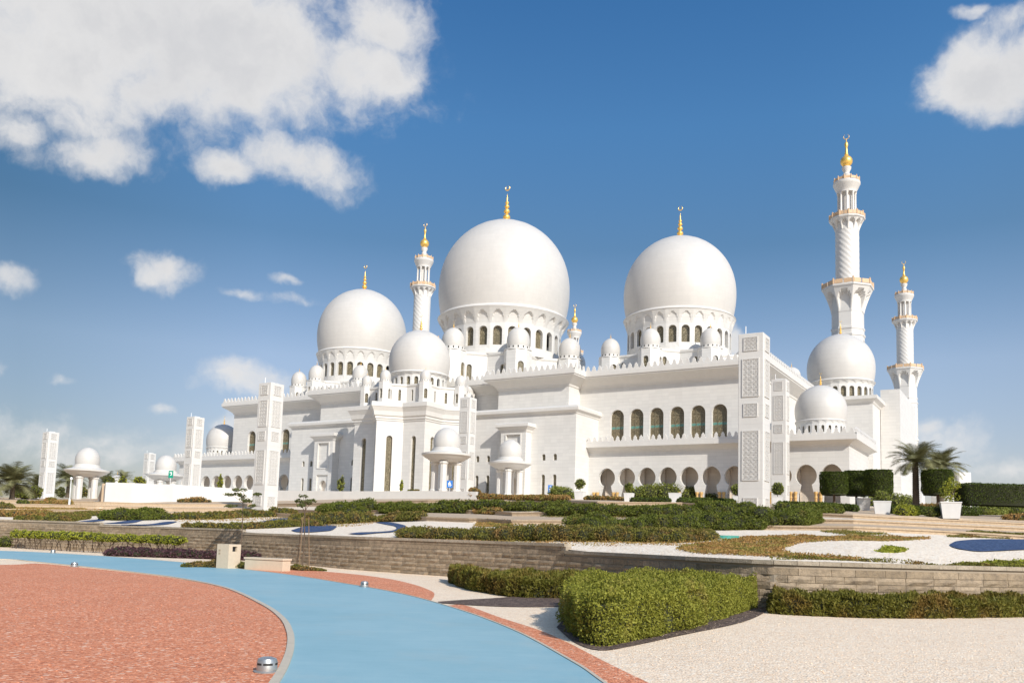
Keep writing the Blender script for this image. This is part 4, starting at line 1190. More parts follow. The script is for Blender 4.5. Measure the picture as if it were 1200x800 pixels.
def hedge_px(line, hpx, mt, label, depth=1.2, leafsize=None, cat='hedge', group=None, jitter=.75, ground=None, up=.35, spacing=.62, name='hedge', dens=1.0, flatness=1.0):
    """hedge whose foot runs through the photo pixels 'line', hpx tall (photo pixels), going 'depth' metres back"""
    base = [(ground(x, y) if ground else at(x, y)) for x, y in line]
    hs = hpx if isinstance(hpx, (list, tuple)) else [hpx]*len(line)
    cl = []; D0 = np.mean([b[1] for b in base])
    for (a, b), (ha, hb) in zip(zip(base[:-1], base[1:]), zip(hs[:-1], hs[1:])):
        a = np.array(a); b = np.array(b); L = np.linalg.norm((b-a)[:2])
        hm = .5*(ha*a[1]+hb*b[1])/FPX; r = max(.16, hm*.62)
        k = max(1, int(L/(r*spacing))); rows = max(1, int(depth/(r*1.05)))
        for i in range(k):
            for j in range(rows):
                f = (i+.5+.5*(rng.random()-.5))/k; c = a+(b-a)*f; h = (ha+(hb-ha)*f)*c[1]/FPX
                h *= 1.08-jitter*rng.random()*.75
                dy = (j+.5)/rows*depth+.9*r*(rng.random()-.5)*(jitter > .1)
                x, y = c[0]*(1+dy/c[1]), c[1]+dy
                z = ground and 0.0 if ground else H(x, y)
                rr = r*(.72+.55*rng.random())
                cl.append(((x, y, z+h*.45), (rr, rr, h*.55*flatness)))
    ls = leafsize or max(.045, 2.1*D0/FPX)
    return clumps(name, cl, ls, mt, dens, up, label, cat, group)
ON0 = lambda x, y: (*hitz(x, y, 0), 0.0)

# --- big clipped bush in the foreground: a six-sided clipped block with a soft top
def clipped(name, foot, zb, h, mt, leafsize, label, cat, n_, rough=.10, taper=.06, topround=.25, core_in=.14, up=.1, parent=None, aspect=.55):
    """clipped hedge over a plan polygon (counter-clockwise)"""
    P = np.array(foot, float); c = P.mean(0)
    e = np.roll(P, -1, 0)-P; L = np.hypot(e[:, 0], e[:, 1]); per = L.sum()
    A = abs(.5*np.sum(P[:, 0]*np.roll(P[:, 1], -1)-np.roll(P[:, 0], -1)*P[:, 1]))
    ns = int(n_*per*h/(per*h+A)); ntp = n_-ns
    cum = np.cumsum(L)/per; u = rng.random(ns); idx = np.searchsorted(cum, u); idx = np.minimum(idx, len(P)-1); f = rng.random(ns)
    q = P[idx]+e[idx]*f[:, None]; z = rng.random(ns)*h
    def lump(x, y, z): return (np.sin(x*3.7+z*3)+np.sin(y*3.3+x*1.9+1)+np.sin(z*6.1+y*3.1+2)+np.sin(x*8.7-y*7.1+z*2))*.25
    z = z*(1+.5*rough*lump(q[:, 0]*.6, q[:, 1]*.6, 0)/max(h, .1))
    inn = np.where(z > h*(1-topround), ((z-h*(1-topround))/(h*topround))**2*h*.16, 0)+np.where(z < h*.2, .10*h*(1-z/(h*.2)), 0)+taper*z*.0
    dirn = (c-q); dl = np.linalg.norm(dirn, axis=1)[:, None]; dirn = dirn/np.maximum(dl, 1e-6)
    off = inn-rough*lump(q[:, 0], q[:, 1], z)-rough*.9*(rng.random(ns)**2-.35)
    q = q+dirn*off[:, None]
    side = np.column_stack([q, zb+z+.0*z])
    # top: random points in the polygon
    mn, mx = P.min(0), P.max(0); tp = []
    from mathutils.geometry import intersect_point_tri_2d
    tri = tessellate_polygon([[Vector((p[0], p[1], 0)) for p in P]]); ars = []
    for t in tri:
        a, b, d = P[t[0]], P[t[1]], P[t[2]]; ars.append(abs((b[0]-a[0])*(d[1]-a[1])-(b[1]-a[1])*(d[0]-a[0])))
    pick = rng.choice(len(tri), ntp, p=np.array(ars)/sum(ars)); r1 = np.sqrt(rng.random(ntp)); r2 = rng.random(ntp)
    T = np.array([[P[i] for i in t] for t in tri])[pick]
    tq = T[:, 0]*(1-r1)[:, None]+T[:, 1]*(r1*(1-r2))[:, None]+T[:, 2]*(r1*r2)[:, None]
    tz_ = h+rough*lump(tq[:, 0], tq[:, 1], 0)+rough*.8*(rng.random(ntp)**2-.3)
    top = np.column_stack([tq, zb+tz_])
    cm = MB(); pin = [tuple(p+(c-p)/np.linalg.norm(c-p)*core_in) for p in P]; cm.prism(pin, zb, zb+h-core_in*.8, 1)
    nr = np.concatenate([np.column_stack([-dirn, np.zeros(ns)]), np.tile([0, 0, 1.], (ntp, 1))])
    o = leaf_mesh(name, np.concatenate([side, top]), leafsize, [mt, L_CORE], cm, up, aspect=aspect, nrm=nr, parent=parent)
    if label: tag(o, label, cat)
    return o
fbush = smooth_line(G([(659, 729), (672, 746), (700, 757), (745, 751), (800, 739), (850, 724), (889, 711)]), 4)
bk_ = [(7.2, 21.6), (5.2, 23.0), (3.4, 23.4), (2.2, 22.6), (1.3, 20.4)]
b0 = hitz(889, 711); b1 = hitz(659, 729)
foot = fbush+[(b0[0]-.25, b0[1]+1.6), ((b0[0]+b1[0])/2+.1, b0[1]+2.0), (b1[0]+.75, b1[1]+4.0)]
clipped('clipped_bush', foot, 0, .75, L_BUSH, .05, 'large clipped yellow-green bush in the foreground gravel beside the blue path', 'bush', 135000, rough=.21, topround=.6, up=.3)
# --- feathery hedge in front of the wall, right
pts_ = [hitz(906, 719), hitz(960, 722), hitz(1060, 724.5), hitz(1200, 723), hitz(1320, 720)]
ft = smooth_line(pts_, 4); ft = ft+[(x*(1+1.9/y), y+1.9) for x, y in ft[::-1]]
clipped('feathery_hedge', ft, 0, .45, L_RIGHT, .10, 'long low feathery olive hedge at the foot of the block wall at right', 'hedge', 52000, rough=.17, topround=.55, up=1.0, aspect=.3)
pts_ = [hitz(527, 683), hitz(548, 690), hitz(585, 697.5), hitz(622, 700.5), hitz(665, 701), hitz(700, 700)]
ft = smooth_line(pts_, 4); ft = ft+[(x*(1+d_/y), y+d_) for (x, y), d_ in zip(ft[::-1], np.linspace(3.5, 2.2, len(ft)))]
clipped('feathery_hedge', ft, 0, .55, L_RIGHT, .11, 'feathery brownish hedge between the dark mulch strip and the block wall', 'hedge', 44000, rough=.2, topround=.55, up=1.0, aspect=.3)
# --- hedge on bare stems, far left, with purple ground cover
ln_ = [(8, 642.0), (60, 645.0), (110, 647.8), (160, 650.5), (208, 653.0)]
hp = [ON0(x, y) for x, y in ln_]; cl = []; stems = MB()
for a, b in zip(hp[:-1], hp[1:]):
    a = np.array(a); b = np.array(b); L = np.linalg.norm(b-a); k = int(L/.34)
    for i in range(k):
        c = a+(b-a)*(i+.5)/k
        for j in range(2):
            cc = c+np.array([0, .3+j*.4+.3*rng.random(), .93+.14*rng.random()]); cl.append((cc, (.27+.1*rng.random(), .26, .20+.09*rng.random())))
        for j in range(2):
            y0 = .4+.8*rng.random(); stems.tube([c+np.array([.1*rng.normal(), y0, 0]), c+np.array([.12*rng.normal(), y0, .45]), c+np.array([.2*rng.normal(), y0, .85])], .018, 4)
hb = clumps('stemmed_hedge', cl, .11, L_YEL, 1.0, .3, 'bright yellow-green hedge on bare stems before the wall at far left', 'hedge')
tag(stems.build('stem', M_BARK, hb), kind='stuff')
hedge_px([(128, 651.3), (190, 653.2), (250, 655.2), (322, 657.5)], 11, L_PURP, 'dark purple ground cover along the foot of the wall behind the litter bin', 1.4, .11, 'ground cover', ground=ON0, name='purple_shrub_bed')
hedge_px([(0, 640.6), (9, 641)], 12, L_JUN, 'dark green bush end at the left edge by the wall', 1.0, .12, 'bush', ground=ON0, name='bush')
hedge_px([(216, 664.5), (235, 664.3), (254, 665)], [5, 7, 10], L_OLIVE, 'low scrubby plants on the path edge left of the litter bin', .7, .07, 'shrub', ground=ON0, name='low_shrub')
hedge_px([(278, 666), (288, 666)], 9, L_OLIVE, 'small round shrub squeezed between the litter bin and the bench', .6, .07, 'shrub', ground=ON0, name='low_shrub')
hedge_px([(342, 667.5), (356, 668.5), (380, 669)], [7, 6, 3], L_OLIVE, 'straggly weeds around the feet of the staked sapling', .5, .07, 'shrub', ground=ON0, name='low_shrub')

# --- hedges and shrubs in the terraced garden
GH = 'low hedges in the terraced garden'
def H_(line, h, mt, lab, depth=1.6, **kw): return hedge_px(line, h, mt, lab, depth, group=GH, **kw)
H_([(20, 612), (45, 612.3), (72, 611.5), (102, 608)], [7, 8, 8, 7], L_OLIVE, 'mixed green hedge along the top of the wall at far left', 2.0)
H_([(0, 605), (30, 606), (58, 604)], [7, 8, 6], L_DRY, 'rusty brown hedge at the left edge of the upper garden', 4.0)
H_([(58, 606), (90, 605.5), (122, 604)], [6, 6, 5], L_OLIVE, 'olive hedge running up to the dense green hump at left', 2.5)
H_([(122, 609), (140, 610), (165, 609.5), (188, 608.5)], [10, 14, 15, 12], L_JUN, 'dense dark green hump of hedge below the white podium wall', 3.0)
H_([(190, 609), (205, 609.3)], [8, 7], L_JUN, 'small dark clump beside the dense green hump at left', 1.5)
H_([(205, 609), (245, 608.5), (290, 606), (345, 602)], [8, 9, 9, 6], L_OLIVE, 'yellowish hedge on the terrace left of the nearest left light tower', 2.5)
H_([(216, 619), (228, 619)], [6, 6], L_OLIVE, 'first small bush of the row behind the litter bin, leftmost', 1.0)
H_([(231, 619), (250, 619.5)], [8, 8], L_OLIVE, 'wide bush between two small ones on the wall behind the litter bin', 1.2)
H_([(254, 619.8), (266, 620)], [7, 7], L_OLIVE, 'small bush just left of the thin tree crown above the wall', 1.0)
H_([(270, 620), (300, 619.5), (335, 618.5), (374, 616)], [8, 8, 9, 8], L_OLIVE, 'longer bushy hedge on the wall behind the bench and sapling', 1.3)
H_([(0, 600), (12, 600)], [8, 6], L_OLIVE, 'green bush at the left edge below the palms', 3)
H_([(22, 594), (32, 594)], [5, 5], L_JUN, 'tiny dark bush on the steps below the far left light tower', 2)
H_([(34, 590), (60, 589), (82, 591)], [3, 4, 5], L_DRY, 'rusty low shrubs on the steps left of the lamp post', 3)
H_([(210, 588.5), (232, 588.5), (245, 588.5)], [4, 7, 4], L_DRY, 'wispy dry grass clumps against the white podium wall', 1.5)
H_([(345, 614.5), (390, 614), (432, 612)], [13, 14, 12], L_OLIVE, 'broad olive hedge ending at the blue pebble curve in the left garden', 3.0)
H_([(378, 603), (400, 604), (435, 601)], [12, 17, 14], L_JUN, 'big dark green hedge under the mihrab tower', 5.0)
H_([(436, 611.5), (470, 611), (496, 610)], [7, 8, 7], L_OLIVE, 'short olive hedge just above the blue pebble curve', 1.5)
H_([(445, 601), (500, 600.5), (560, 600), (620, 599), (660, 597)], [9, 11, 13, 12, 9], L_JUN, 'very long dark green hedge on the middle terrace before the pavilions', 2.5)
H_([(556, 602), (586, 602)], [6, 5], L_DRY, 'rusty patch spilling from the long dark hedge', 1.0)
H_([(470, 631.5), (500, 632.2), (530, 632.5), (556, 633)], [12, 14, 14, 10], L_OLIVE, 'bushy hedge with reddish tips close to the wall top, left part', 2.2)
H_([(556, 633), (620, 635), (680, 636), (740, 636), (790, 635), (834, 632)], [14, 19, 19, 17, 16, 11], L_OLIVE, 'long bushy hedge with reddish tips close to the wall top, right part', 2.2)
H_([(669, 620), (692, 621), (718, 620)], [15, 20, 17], L_JUN, 'rounded dark green bush pair below the second planter', 2.2)
H_([(726, 620), (750, 621)], [15, 15], L_JUN, 'compact dark green bush right of the gap in the juniper bank', 2.0)
H_([(750, 620), (800, 621), (850, 621), (900, 620), (935, 618), (953, 613)], [14, 18, 21, 23, 22, 15], L_JUN, 'tall dense juniper bank in front of the nearest right light tower', 4.0)
H_([(638, 603), (700, 605), (760, 606), (830, 605), (880, 603)], [13, 15, 14, 15, 14], L_JUN, 'upper dark juniper bank along the foot of the planters', 3.0)
H_([(912, 600.5), (940, 601.3), (985, 601.5)], [11, 12, 9], L_JUN, 'dark low hedge behind the steps right of the nearest light tower', 2.0)
H_([(478, 583.8), (490, 583.8)], [2.5, 2.5], L_OLIVE, 'tiny shrub tuft at the white plinth foot', 1.0)
H_([(552, 584.5), (575, 585), (600, 585.5), (622, 586), (665, 586.5)], [6, 5, 4, 5, 6], L_DRY, 'reddish brown planting strip at the feet of the two central pavilions', 3.0)
H_([(650, 583.5), (668, 584)], [14, 13], L_LITE, 'pale yellow-green shrubs behind the leftmost planter', 3.0)
H_([(686, 585.5), (715, 586), (730, 586.5)], [5, 5, 4], L_DRY, 'reddish strip between the two left planters', 2.0)
H_([(740, 588.6), (785, 589.5)], [5.5, 5.5], L_HEDGE, 'low clipped dark hedge between the second and third planters', 1.2, jitter=.05)
H_([(797, 589.7), (866, 591)], [6, 6], L_HEDGE, 'low clipped dark hedge between the third planter and the big light tower', 1.2, jitter=.05)
H_([(745, 584), (775, 585), (815, 585.5)], [18, 24, 21], L_LITE, 'loose leafy green shrubs in front of the keyhole arches', 4.0)
H_([(815, 586), (870, 587)], [9, 10], L_LITE, 'low leafy shrubs beside the big light tower, left side', 3.0)
H_([(924, 588), (945, 589), (962, 589)], [20, 24, 9], L_LITE, 'leafy shrub in front of the keyhole arch right of the towers', 2.5)
H_([(914, 594), (960, 596.5), (1003, 599.5)], [7, 8, 8], L_HEDGE, 'low clipped dark hedge behind the two right planters', 1.2, jitter=.05)
H_([(1046, 602), (1075, 603), (1101, 604)], [10, 10, 9], L_HEDGE, 'low clipped dark hedge left of the largest planter', 1.2, jitter=.05)
H_([(1124, 604), (1146, 604.5)], [11, 11], L_HEDGE, 'dark clipped hedge block right of the largest planter', 1.2, jitter=.05)
H_([(1150, 603), (1175, 603), (1215, 604)], [10, 12, 9], L_LITE, 'rounded yellowish bushes under the long clipped hedge', 3.0)
H_([(1178, 609), (1215, 610)], [7, 8], L_DRY, 'rusty bush at the right edge by the steps', 2.0)
H_([(1056, 603.8), (1072, 604)], [12, 12], L_YEL, 'bright green round bush between the right planters', 1.2)
H_([(1085, 605.5), (1102, 606)], [13, 14], L_JUN, 'dark round bush touching the largest planter', 1.2)
H_([(1018, 592), (1040, 593), (1062, 592)], [22, 26, 22], L_LITE, 'leafy shrubs in front of the clipped drum trees at right', 3.0)
H_([(960, 589.5), (1000, 590.5)], [5, 5], L_RED, 'bed of red flowers under the first clipped drum tree', 2.0, cat='flowers', name='flower_bed')
H_([(1075, 592), (1100, 593)], [6, 6], L_DRY, 'reddish planting at the foot of the right palm', 2.0)

def covered(px_poly, n_, size, mt, label, height=.08):
    pts = [at(x, y) for x, y in px_poly]; P = smooth_line([p[:2] for p in pts+[pts[0]]], 5)[:-1]
    tri = tessellate_polygon([[Vector((p[0], p[1], 0)) for p in P]]); T = np.array([[P[i] for i in t] for t in tri])
    ars = np.abs((T[:, 1, 0]-T[:, 0, 0])*(T[:, 2, 1]-T[:, 0, 1])-(T[:, 1, 1]-T[:, 0, 1])*(T[:, 2, 0]-T[:, 0, 0]))
    pick = rng.choice(len(T), n_, p=ars/ars.sum()); r1 = np.sqrt(rng.random(n_)); r2 = rng.random(n_); t = T[pick]
    q = t[:, 0]*(1-r1)[:, None]+t[:, 1]*(r1*(1-r2))[:, None]+t[:, 2]*(r1*r2)[:, None]
    q = q+rng.normal(size=q.shape)*.06
    z = np.array([H(a, b) for a, b in q])
    zz = z+height*rng.random(n_)*(1+.8*np.sin(q[:, 0]*2.1)*np.sin(q[:, 1]*1.7))
    return tag(leaf_mesh('ground_cover', np.column_stack([q, zz]), size, mt, None, .6), kind='stuff')
covered([(793, 645), (815, 636), (850, 632), (880, 629.5), (930, 629), (1000, 628), (1080, 629.5), (1080, 632), (1000, 634), (940, 637), (920, 641), (918, 646), (940, 650), (990, 653), (1010, 655.5), (940, 655), (860, 650.5), (820, 649)], 26000, .085, L_DRY, '')
covered([(900, 655.8), (960, 656), (1040, 659), (1120, 663), (1215, 665), (1215, 660), (1160, 661), (1090, 662), (1030, 658), (960, 655)], 7000, .07, L_OLIVE, '')
covered([(1120, 660.5), (1160, 659.5), (1215, 657), (1215, 664), (1160, 664)], 3500, .08, L_YEL, '')
covered([(1028, 648), (1040, 645), (1056, 645.5), (1060, 648), (1045, 649)], 1500, .09, L_YEL, '', .12)
covered([(962, 622), (985, 622.5), (1040, 626), (1000, 626.5), (970, 624.5)], 2000, .08, L_OLIVE, '')
covered([(1130, 626), (1160, 624), (1198, 626), (1190, 629.5), (1150, 630), (1110, 629)], 4000, .09, L_OLIVE, '')
covered([(560, 612), (600, 610.5), (590, 617), (565, 618), (556, 616)], 2500, .1, L_DRY, '')
covered([(470, 634), (560, 636.5), (660, 640), (780, 640), (840, 634), (830, 629), (700, 632), (560, 629), (470, 628)], 5000, .075, L_DRY, '')
covered([(345, 616), (400, 617), (440, 613), (436, 609), (380, 610), (345, 611)], 2200, .09, L_DRY, '')
covered([(205, 611), (260, 611), (345, 604), (340, 600), (260, 604), (205, 606)], 2500, .13, L_DRY, '')
covered([(0, 592), (60, 593), (96, 594), (96, 598), (40, 598), (0, 599)], 2500, .18, L_DRY, '')
covered([(640, 606), (760, 609), (900, 606), (900, 600), (760, 600), (640, 600)], 3500, .1, L_OLIVE, '')
covered([(30, 597.5), (90, 598), (125, 600), (90, 603), (40, 602), (10, 600)], 4500, .16, L_DRY, '')
for pxy in ((838, 631.0), ):
    x, y, z = at(850, 630.5); mb = MB(); mb.prism([(x+.42*math.cos(t)*1.4, y+.42*math.sin(t)) for t in np.linspace(0, 2*math.pi, 20, endpoint=False)], z-.05, z+.12); tag(mb.build('utility_cover', M_TEAL), 'small flat teal utility cover lying on the white pebbles', 'utility cover')

def stones(name, centre, rad, k, size, mt, inside=None):
    V = []; F = []; made = 0
    while made < k:
        a = rng.random()*2*math.pi; r = rad*math.sqrt(rng.random()); x, y = centre[0]+r*math.cos(a), centre[1]+r*math.sin(a)
        if y < 4 or (inside and not inside(x, y)): 
            made += .2; continue
        s = size*(.5+1.1*rng.random()**2); b = len(V); rz = rng.random()*6.28
        for (dx, dy, dz) in ((1, 0, .25), (.2, .8, .2), (-.9, .3, .2), (-.3, -.85, .25), (.1, .05, .85), (.5, .5, .6), (-.4, .2, .7)):
            c, s_ = math.cos(rz), math.sin(rz); j = .8+.4*rng.random()
            V.append((x+s*j*(dx*c-dy*s_)*.6, y+s*j*(dx*s_+dy*c)*.6, .004+s*dz*.6))
        F += [(b, b+1, b+5), (b+1, b+6, b+5), (b+1, b+2, b+6), (b+2, b+3, b+4), (b+2, b+4, b+6), (b+3, b, b+4), (b, b+5, b+4), (b+5, b+6, b+4)]
        made += 1
    me = bpy.data.meshes.new(name); me.from_pydata(V, [], F); me.materials.append(mt); o = bpy.data.objects.new(name, me); COL.objects.link(o); return tag(o, kind='stuff')
def in_poly(poly):
    P = np.array(poly)
    def f(x, y):
        x0, y0 = P[:, 0], P[:, 1]; x1, y1 = np.roll(x0, -1), np.roll(y0, -1)
        c = ((y0 > y) != (y1 > y)); xi = (x1-x0)*(y-y0)/np.where(y1 == y0, 1e-9, y1-y0)+x0
        return bool(np.sum(c & (x < xi)) % 2)
    return f
M_PEBR = leaf('red_stone', (.52, .18, .09), (.74, .32, .18), trans=0.0); M_PEBW = leaf('cream_stone', (.74, .53, .35), (.92, .74, .54), trans=0.0)
stones('red_gravel_stones', (-6, 14), 13, 9000, .022, M_PEBR, in_poly(red_isl))
stones('cream_gravel_stones', (6, 15), 12, 9000, .019, M_PEBW, lambda x, y: y > 9 and x > 1.5 and not in_poly(foot)(x, y) and x > 1.2+.25*(15-y)*0+(2.2 if y < 12 else 0))

# --- clipped drum trees and the long clipped hedge on the right
def drum_tree(px, ytop, ybot, yfoot, wpx, Y, lab):
    x, _, zt = atY(px, ytop, Y); zb = atY(px, ybot, Y)[2]; zf = atY(px, yfoot, Y)[2]; r = wpx*Y/FPX/2
    t = empty('drum_tree', (x, Y, zf), 0, lab, 'topiary tree', 'clipped drum trees beside the mosque')
    circ = [(r*math.cos(a), r*math.sin(a)) for a in np.linspace(0, 2*math.pi, 28, endpoint=False)]
    clipped('crown', circ, zb-zf, zt-zb, L_HEDGE, .13, None, None, 9000, rough=.05, topround=.12, core_in=.18, parent=t)
    mb = MB(); mb.tube([(0, 0, -1.0), (.03, 0, .5*(zb-zf)), (0, 0, zb-zf+.4)], .14, 8); mb.build('trunk', M_BARK, t)
drum_tree(977, 553.5, 580, 589, 31, 92, 'clipped drum tree directly before the right keyhole arches, leftmost of the four')
drum_tree(1003, 552, 581, 590, 26, 97, 'clipped drum tree second from the left, half hidden by its larger neighbour')
drum_tree(1029.5, 551, 581, 591, 31, 92, 'clipped drum tree third from left, behind the leafy shrubs')
drum_tree(1098, 551, 580, 592, 34, 90, 'clipped drum tree standing alone right of the palm trunk')
a0 = atY(1127, 566, 88); a1 = atY(1290, 569, 88); zb = atY(1160, 592, 88)[2]
clipped('clipped_hedge', [(a0[0], 87), (a1[0], 87), (a1[0], 90), (a0[0], 90)], zb, a0[2]-zb, L_HEDGE, .12, 'long tall clipped dark green hedge at the right edge under the sky', 'hedge', 16000, rough=.05, topround=.1, core_in=.2)

# --- planters
def planter(px, ytop, ybot, wpx, lab, plant=None, tl=None):
    x, y, z = at(px, ybot); s = wpx*y/FPX/2*.86; h = (ybot-ytop)*y/FPX
    t = empty('planter', (x, y, z), R_(-22), lab, 'planter', 'white planters along the terrace')
    mb = MB(); b = s*.82
    lo = [(-b, -b), (b, -b), (b, b), (-b, b)]; hi = [(-s, -s), (s, -s), (s, s), (-s, s)]; hr = [(c*1.05, d*1.05) for c, d in hi]; ir = [(c*.9, d*.9) for c, d in hi]
    rings = [[(*p, -.05) for p in lo], [(*p, h*.93) for p in hi], [(*p, h*.935) for p in hr], [(*p, h) for p in hr], [(*p, h) for p in ir], [(*p, h*.9) for p in ir]]
    vs = [p for r in rings for p in r]; fs = [(i*4+j, i*4+(j+1) % 4, (i+1)*4+(j+1) % 4, (i+1)*4+j) for i in range(5) for j in range(4)]; mb.add(vs, fs)
    mb.build('pot', M_POT, t)
    mb = MB(); mb.quad(*[(*p, h*.9) for p in ir]); mb.build('soil', M_MULCH, t)
    if plant:
        pxo, pyc, rp, mt, loose = plant; r = rp*y/FPX; c = atY(pxo, pyc, y); cz = c[2]-z
        tr = empty('potted_tree', (x, y, z+h*.9), 0, tl, 'potted tree', 'potted trees along the terrace')
        cl = [((0, 0, cz-h*.9), (r*.8, r*.8, r*.8))]+[((d[0]*r*.55, d[1]*r*.55, cz-h*.9+d[2]*r*.55), (r*.42,)*3) for d in sph(12)]
        if loose: cl = [((d[0]*r*.6, d[1]*r*.6, cz-h*.9+d[2]*r*.9), (r*.3,)*3) for d in sph(16)]
        clumps('crown', cl, max(.09, 1.8*y/FPX), mt, .5 if loose else .9, .2, parent=tr, core=not loose)
        mb = MB(); mb.tube([(0, 0, -.05), (.02, 0, (cz-h*.9)*.5), (0, 0, cz-h*.9)], .035, 6)
        if loose:
            for d in sph(8): mb.tube([(0, 0, (cz-h*.9)*.3), (d[0]*r*.5, d[1]*r*.5, cz-h*.9+d[2]*r*.7)], .02, 5)
        mb.build('trunk', M_BARK, tr)
planter(679.5, 575.5, 585, 13, 'leftmost white planter, in front of the keyhole arches', (679.5, 567, 7, L_LITE, False), 'round-headed tree in the leftmost white planter')
planter(737, 577.5, 587.2, 12, 'white planter standing before the second keyhole arch', (737, 571, 6.5, L_LITE, False), 'round-headed tree in the planter before the second keyhole arch')
planter(791, 578, 588.5, 15, 'white planter in the middle of the loose leafy shrubs')
planter(864, 581, 591, 11, 'white planter half hidden behind the left side of the big light tower', (865, 573, 8, L_LITE, False), 'round-headed tree against the left side of the big light tower')
planter(911, 582, 592.5, 13, 'white planter just right of the big light tower', (911, 572.5, 8.5, L_LITE, False), 'round-headed tree just right of the big light tower')
planter(1012, 583.5, 597.5, 18, 'white planter with rounded tree before the clipped drum trees', (1012.5, 573, 10, L_LITE, False), 'round-headed tree in front of the clipped drum trees')
planter(1034, 587, 602, 22, 'white planter, second largest, holding a low leafy mound', (1034, 583, 10, L_LITE, False), 'low leafy mound in the second largest planter')
planter(1114, 588.5, 607.3, 25, 'largest white planter, with a thin sprouting tree', (1114, 574, 14, L_YEL, True), 'thin sprouting bright green tree in the largest planter')

# --- palms
def palm(px, yfoot, ycrown, rpx, Y, lab, nf=46, trunk=.26, mt=L_PALM, seed=1):
    r_ = random.Random(seed); x, _, zf = atY(px, yfoot, Y); zc = atY(px, ycrown, Y)[2]; hgt = zc-zf; R = rpx*Y/FPX
    t = empty('palm_tree', (x, Y, zf), 0, lab, 'palm tree', 'palm trees')
    mb = MB(); prof = [(trunk*1.35, -.6)]
    k = max(6, int(hgt/.22))
    for i in range(k+1):
        z = hgt*i/k; prof += [(trunk*(1.12-.15*i/k), z), (trunk*(.95-.15*i/k), z+hgt/k*.7)]
    mb.lathe(prof, 14); mb.build('trunk', M_PALMBARK, t)
    V = []; F = []
    def q(a, b, c, d): V.extend([a, b, c, d]); n0 = len(V)-4; F.append((n0, n0+1, n0+2, n0+3))
    for f in range(nf):
        az = r_.random()*2*math.pi; el = math.radians(-8+92*((f+.5)/nf)**.8); L = R*(.85+.35*r_.random()); n_ = 22
        p = np.array([0, 0, hgt]); pts = [p.copy()]; e = el
        for i in range(n_):
            st = L*1.12/n_; e -= math.radians(1.7+3.0*i/n_)*(1.0 if el > 0 else .5)
            p = p+st*np.array([math.cos(az)*math.cos(e), math.sin(az)*math.cos(e), math.sin(e)]); pts.append(p.copy())
        sd = np.array([-math.sin(az), math.cos(az), 0])
        for i in range(2, n_):
            d = pts[i+1]-pts[i]; d = d/np.linalg.norm(d); up = np.cross(sd, d)
            w = L*.24*math.sin(math.pi*min(1, .12+.88*(i/n_)))**.6
            for sg in (-1, 1):
                for off in (0, .5):
                    o = pts[i]+d*off*L*1.12/n_; tip = o+sd*sg*w*(.85+.2*r_.random())+d*w*.75-up*w*(-.12+.25*r_.random())+np.array([0, 0, -.12*w])
                    wd = d*L*.010
                    q(o-wd, o+wd, tip+wd*.25, tip-wd*.25)
            q(pts[i]-sd*.02, pts[i]+sd*.02, pts[i+1]+sd*.015, pts[i+1]-sd*.015)
        for i in range(0, 2): q(pts[i]-sd*.035, pts[i]+sd*.035, pts[i+1]+sd*.03, pts[i+1]-sd*.03)
    m_ = MB(); m_.v = [tuple(v) for v in V]; m_.f = F; m_.m = [0]*len(F); m_.build('crown', mt, t)
palm(1073.5, 590, 543, 29, 92, 'date palm with feathery crown right of the clipped drum trees', 80, .34, seed=2)
palm(1103, 590, 549, 28, 104, 'second date palm, crown drooping behind the lone drum tree', 66, .3, seed=5)
palm(14, 583, 567, 28, 150, 'big bushy date palm at the left edge', 95, .4, seed=3)
palm(44, 583, 571, 18, 205, 'smaller date palm just left of the far left light tower', 70, .35, seed=8)
palm(79, 580, 563, 21, 215, 'date palm between the far left light tower and the left pavilion', 70, .4, seed=9)
palm(-14, 582, 570, 22, 180, 'date palm cut by the left picture edge', 46, .4, seed=12)
palm(122, 582, 566, 17, 250, 'dark palm behind the left pavilion', 40, .4, seed=14)
palm(144, 575, 560.5, 12, 245, 'distant palm beside the small white dome tent', 40, .4, seed=16)
def tree_blob(px, yfoot, ytop, wpx, Y, mt, lab, name='shrub_tree', cat='shrub', nn_=16):
    x, _, zf = atY(px, yfoot, Y); zt = atY(px, ytop, Y)[2]; r = wpx*Y/FPX/2; h = zt-zf
    cl = [((x+d[0]*r*.6, Y+d[1]*r*.6, zf+h*.55+d[2]*h*.3), (r*.42, r*.42, h*.24)) for d in sph(nn_)]
    clumps(name, cl, 2.2*Y/FPX, mt, 1.0, .2, lab, cat)
tree_blob(20, 584, 571, 16, 165, L_LITE, 'yellow-green shrub under the big left palm')
tree_blob(42, 584, 569, 15, 168, L_LITE, 'yellow-green shrub beside the far left light tower')
tree_blob(30, 584, 576, 30, 172, L_JUN, 'dark shrubs at the foot of the left palms')
tree_blob(70, 584, 571, 12, 172, L_PALE, 'dry brownish shrub right of the far left light tower')
tree_blob(96, 584, 570, 14, 210, L_OLIVE, 'greenery behind the columns of the left pavilion')
tree_blob(143, 572, 558.5, 10, 160, L_YEL, 'bright shrub top above the white podium wall, left one')
tree_blob(163, 572, 558.5, 14, 160, L_YEL, 'bright shrub top above the white podium wall, right one')
tree_blob(128, 572, 559, 14, 225, L_JUN, 'dark green trees behind the white podium wall')
tree_blob(257, 577, 557, 7, 160, L_YEL, 'small bright tree before the left keyhole arches')
tree_blob(399, 577, 556, 9, 152, L_LITE, 'small autumn-coloured tree by the left portal')
tree_blob(470, 577, 563, 5, 141, L_YEL, 'little cone shrub on the plinth under the mihrab tower')
tree_blob(150, 578, 566, 8, 146, L_LITE, 'shrub behind the podium wall near the palms')
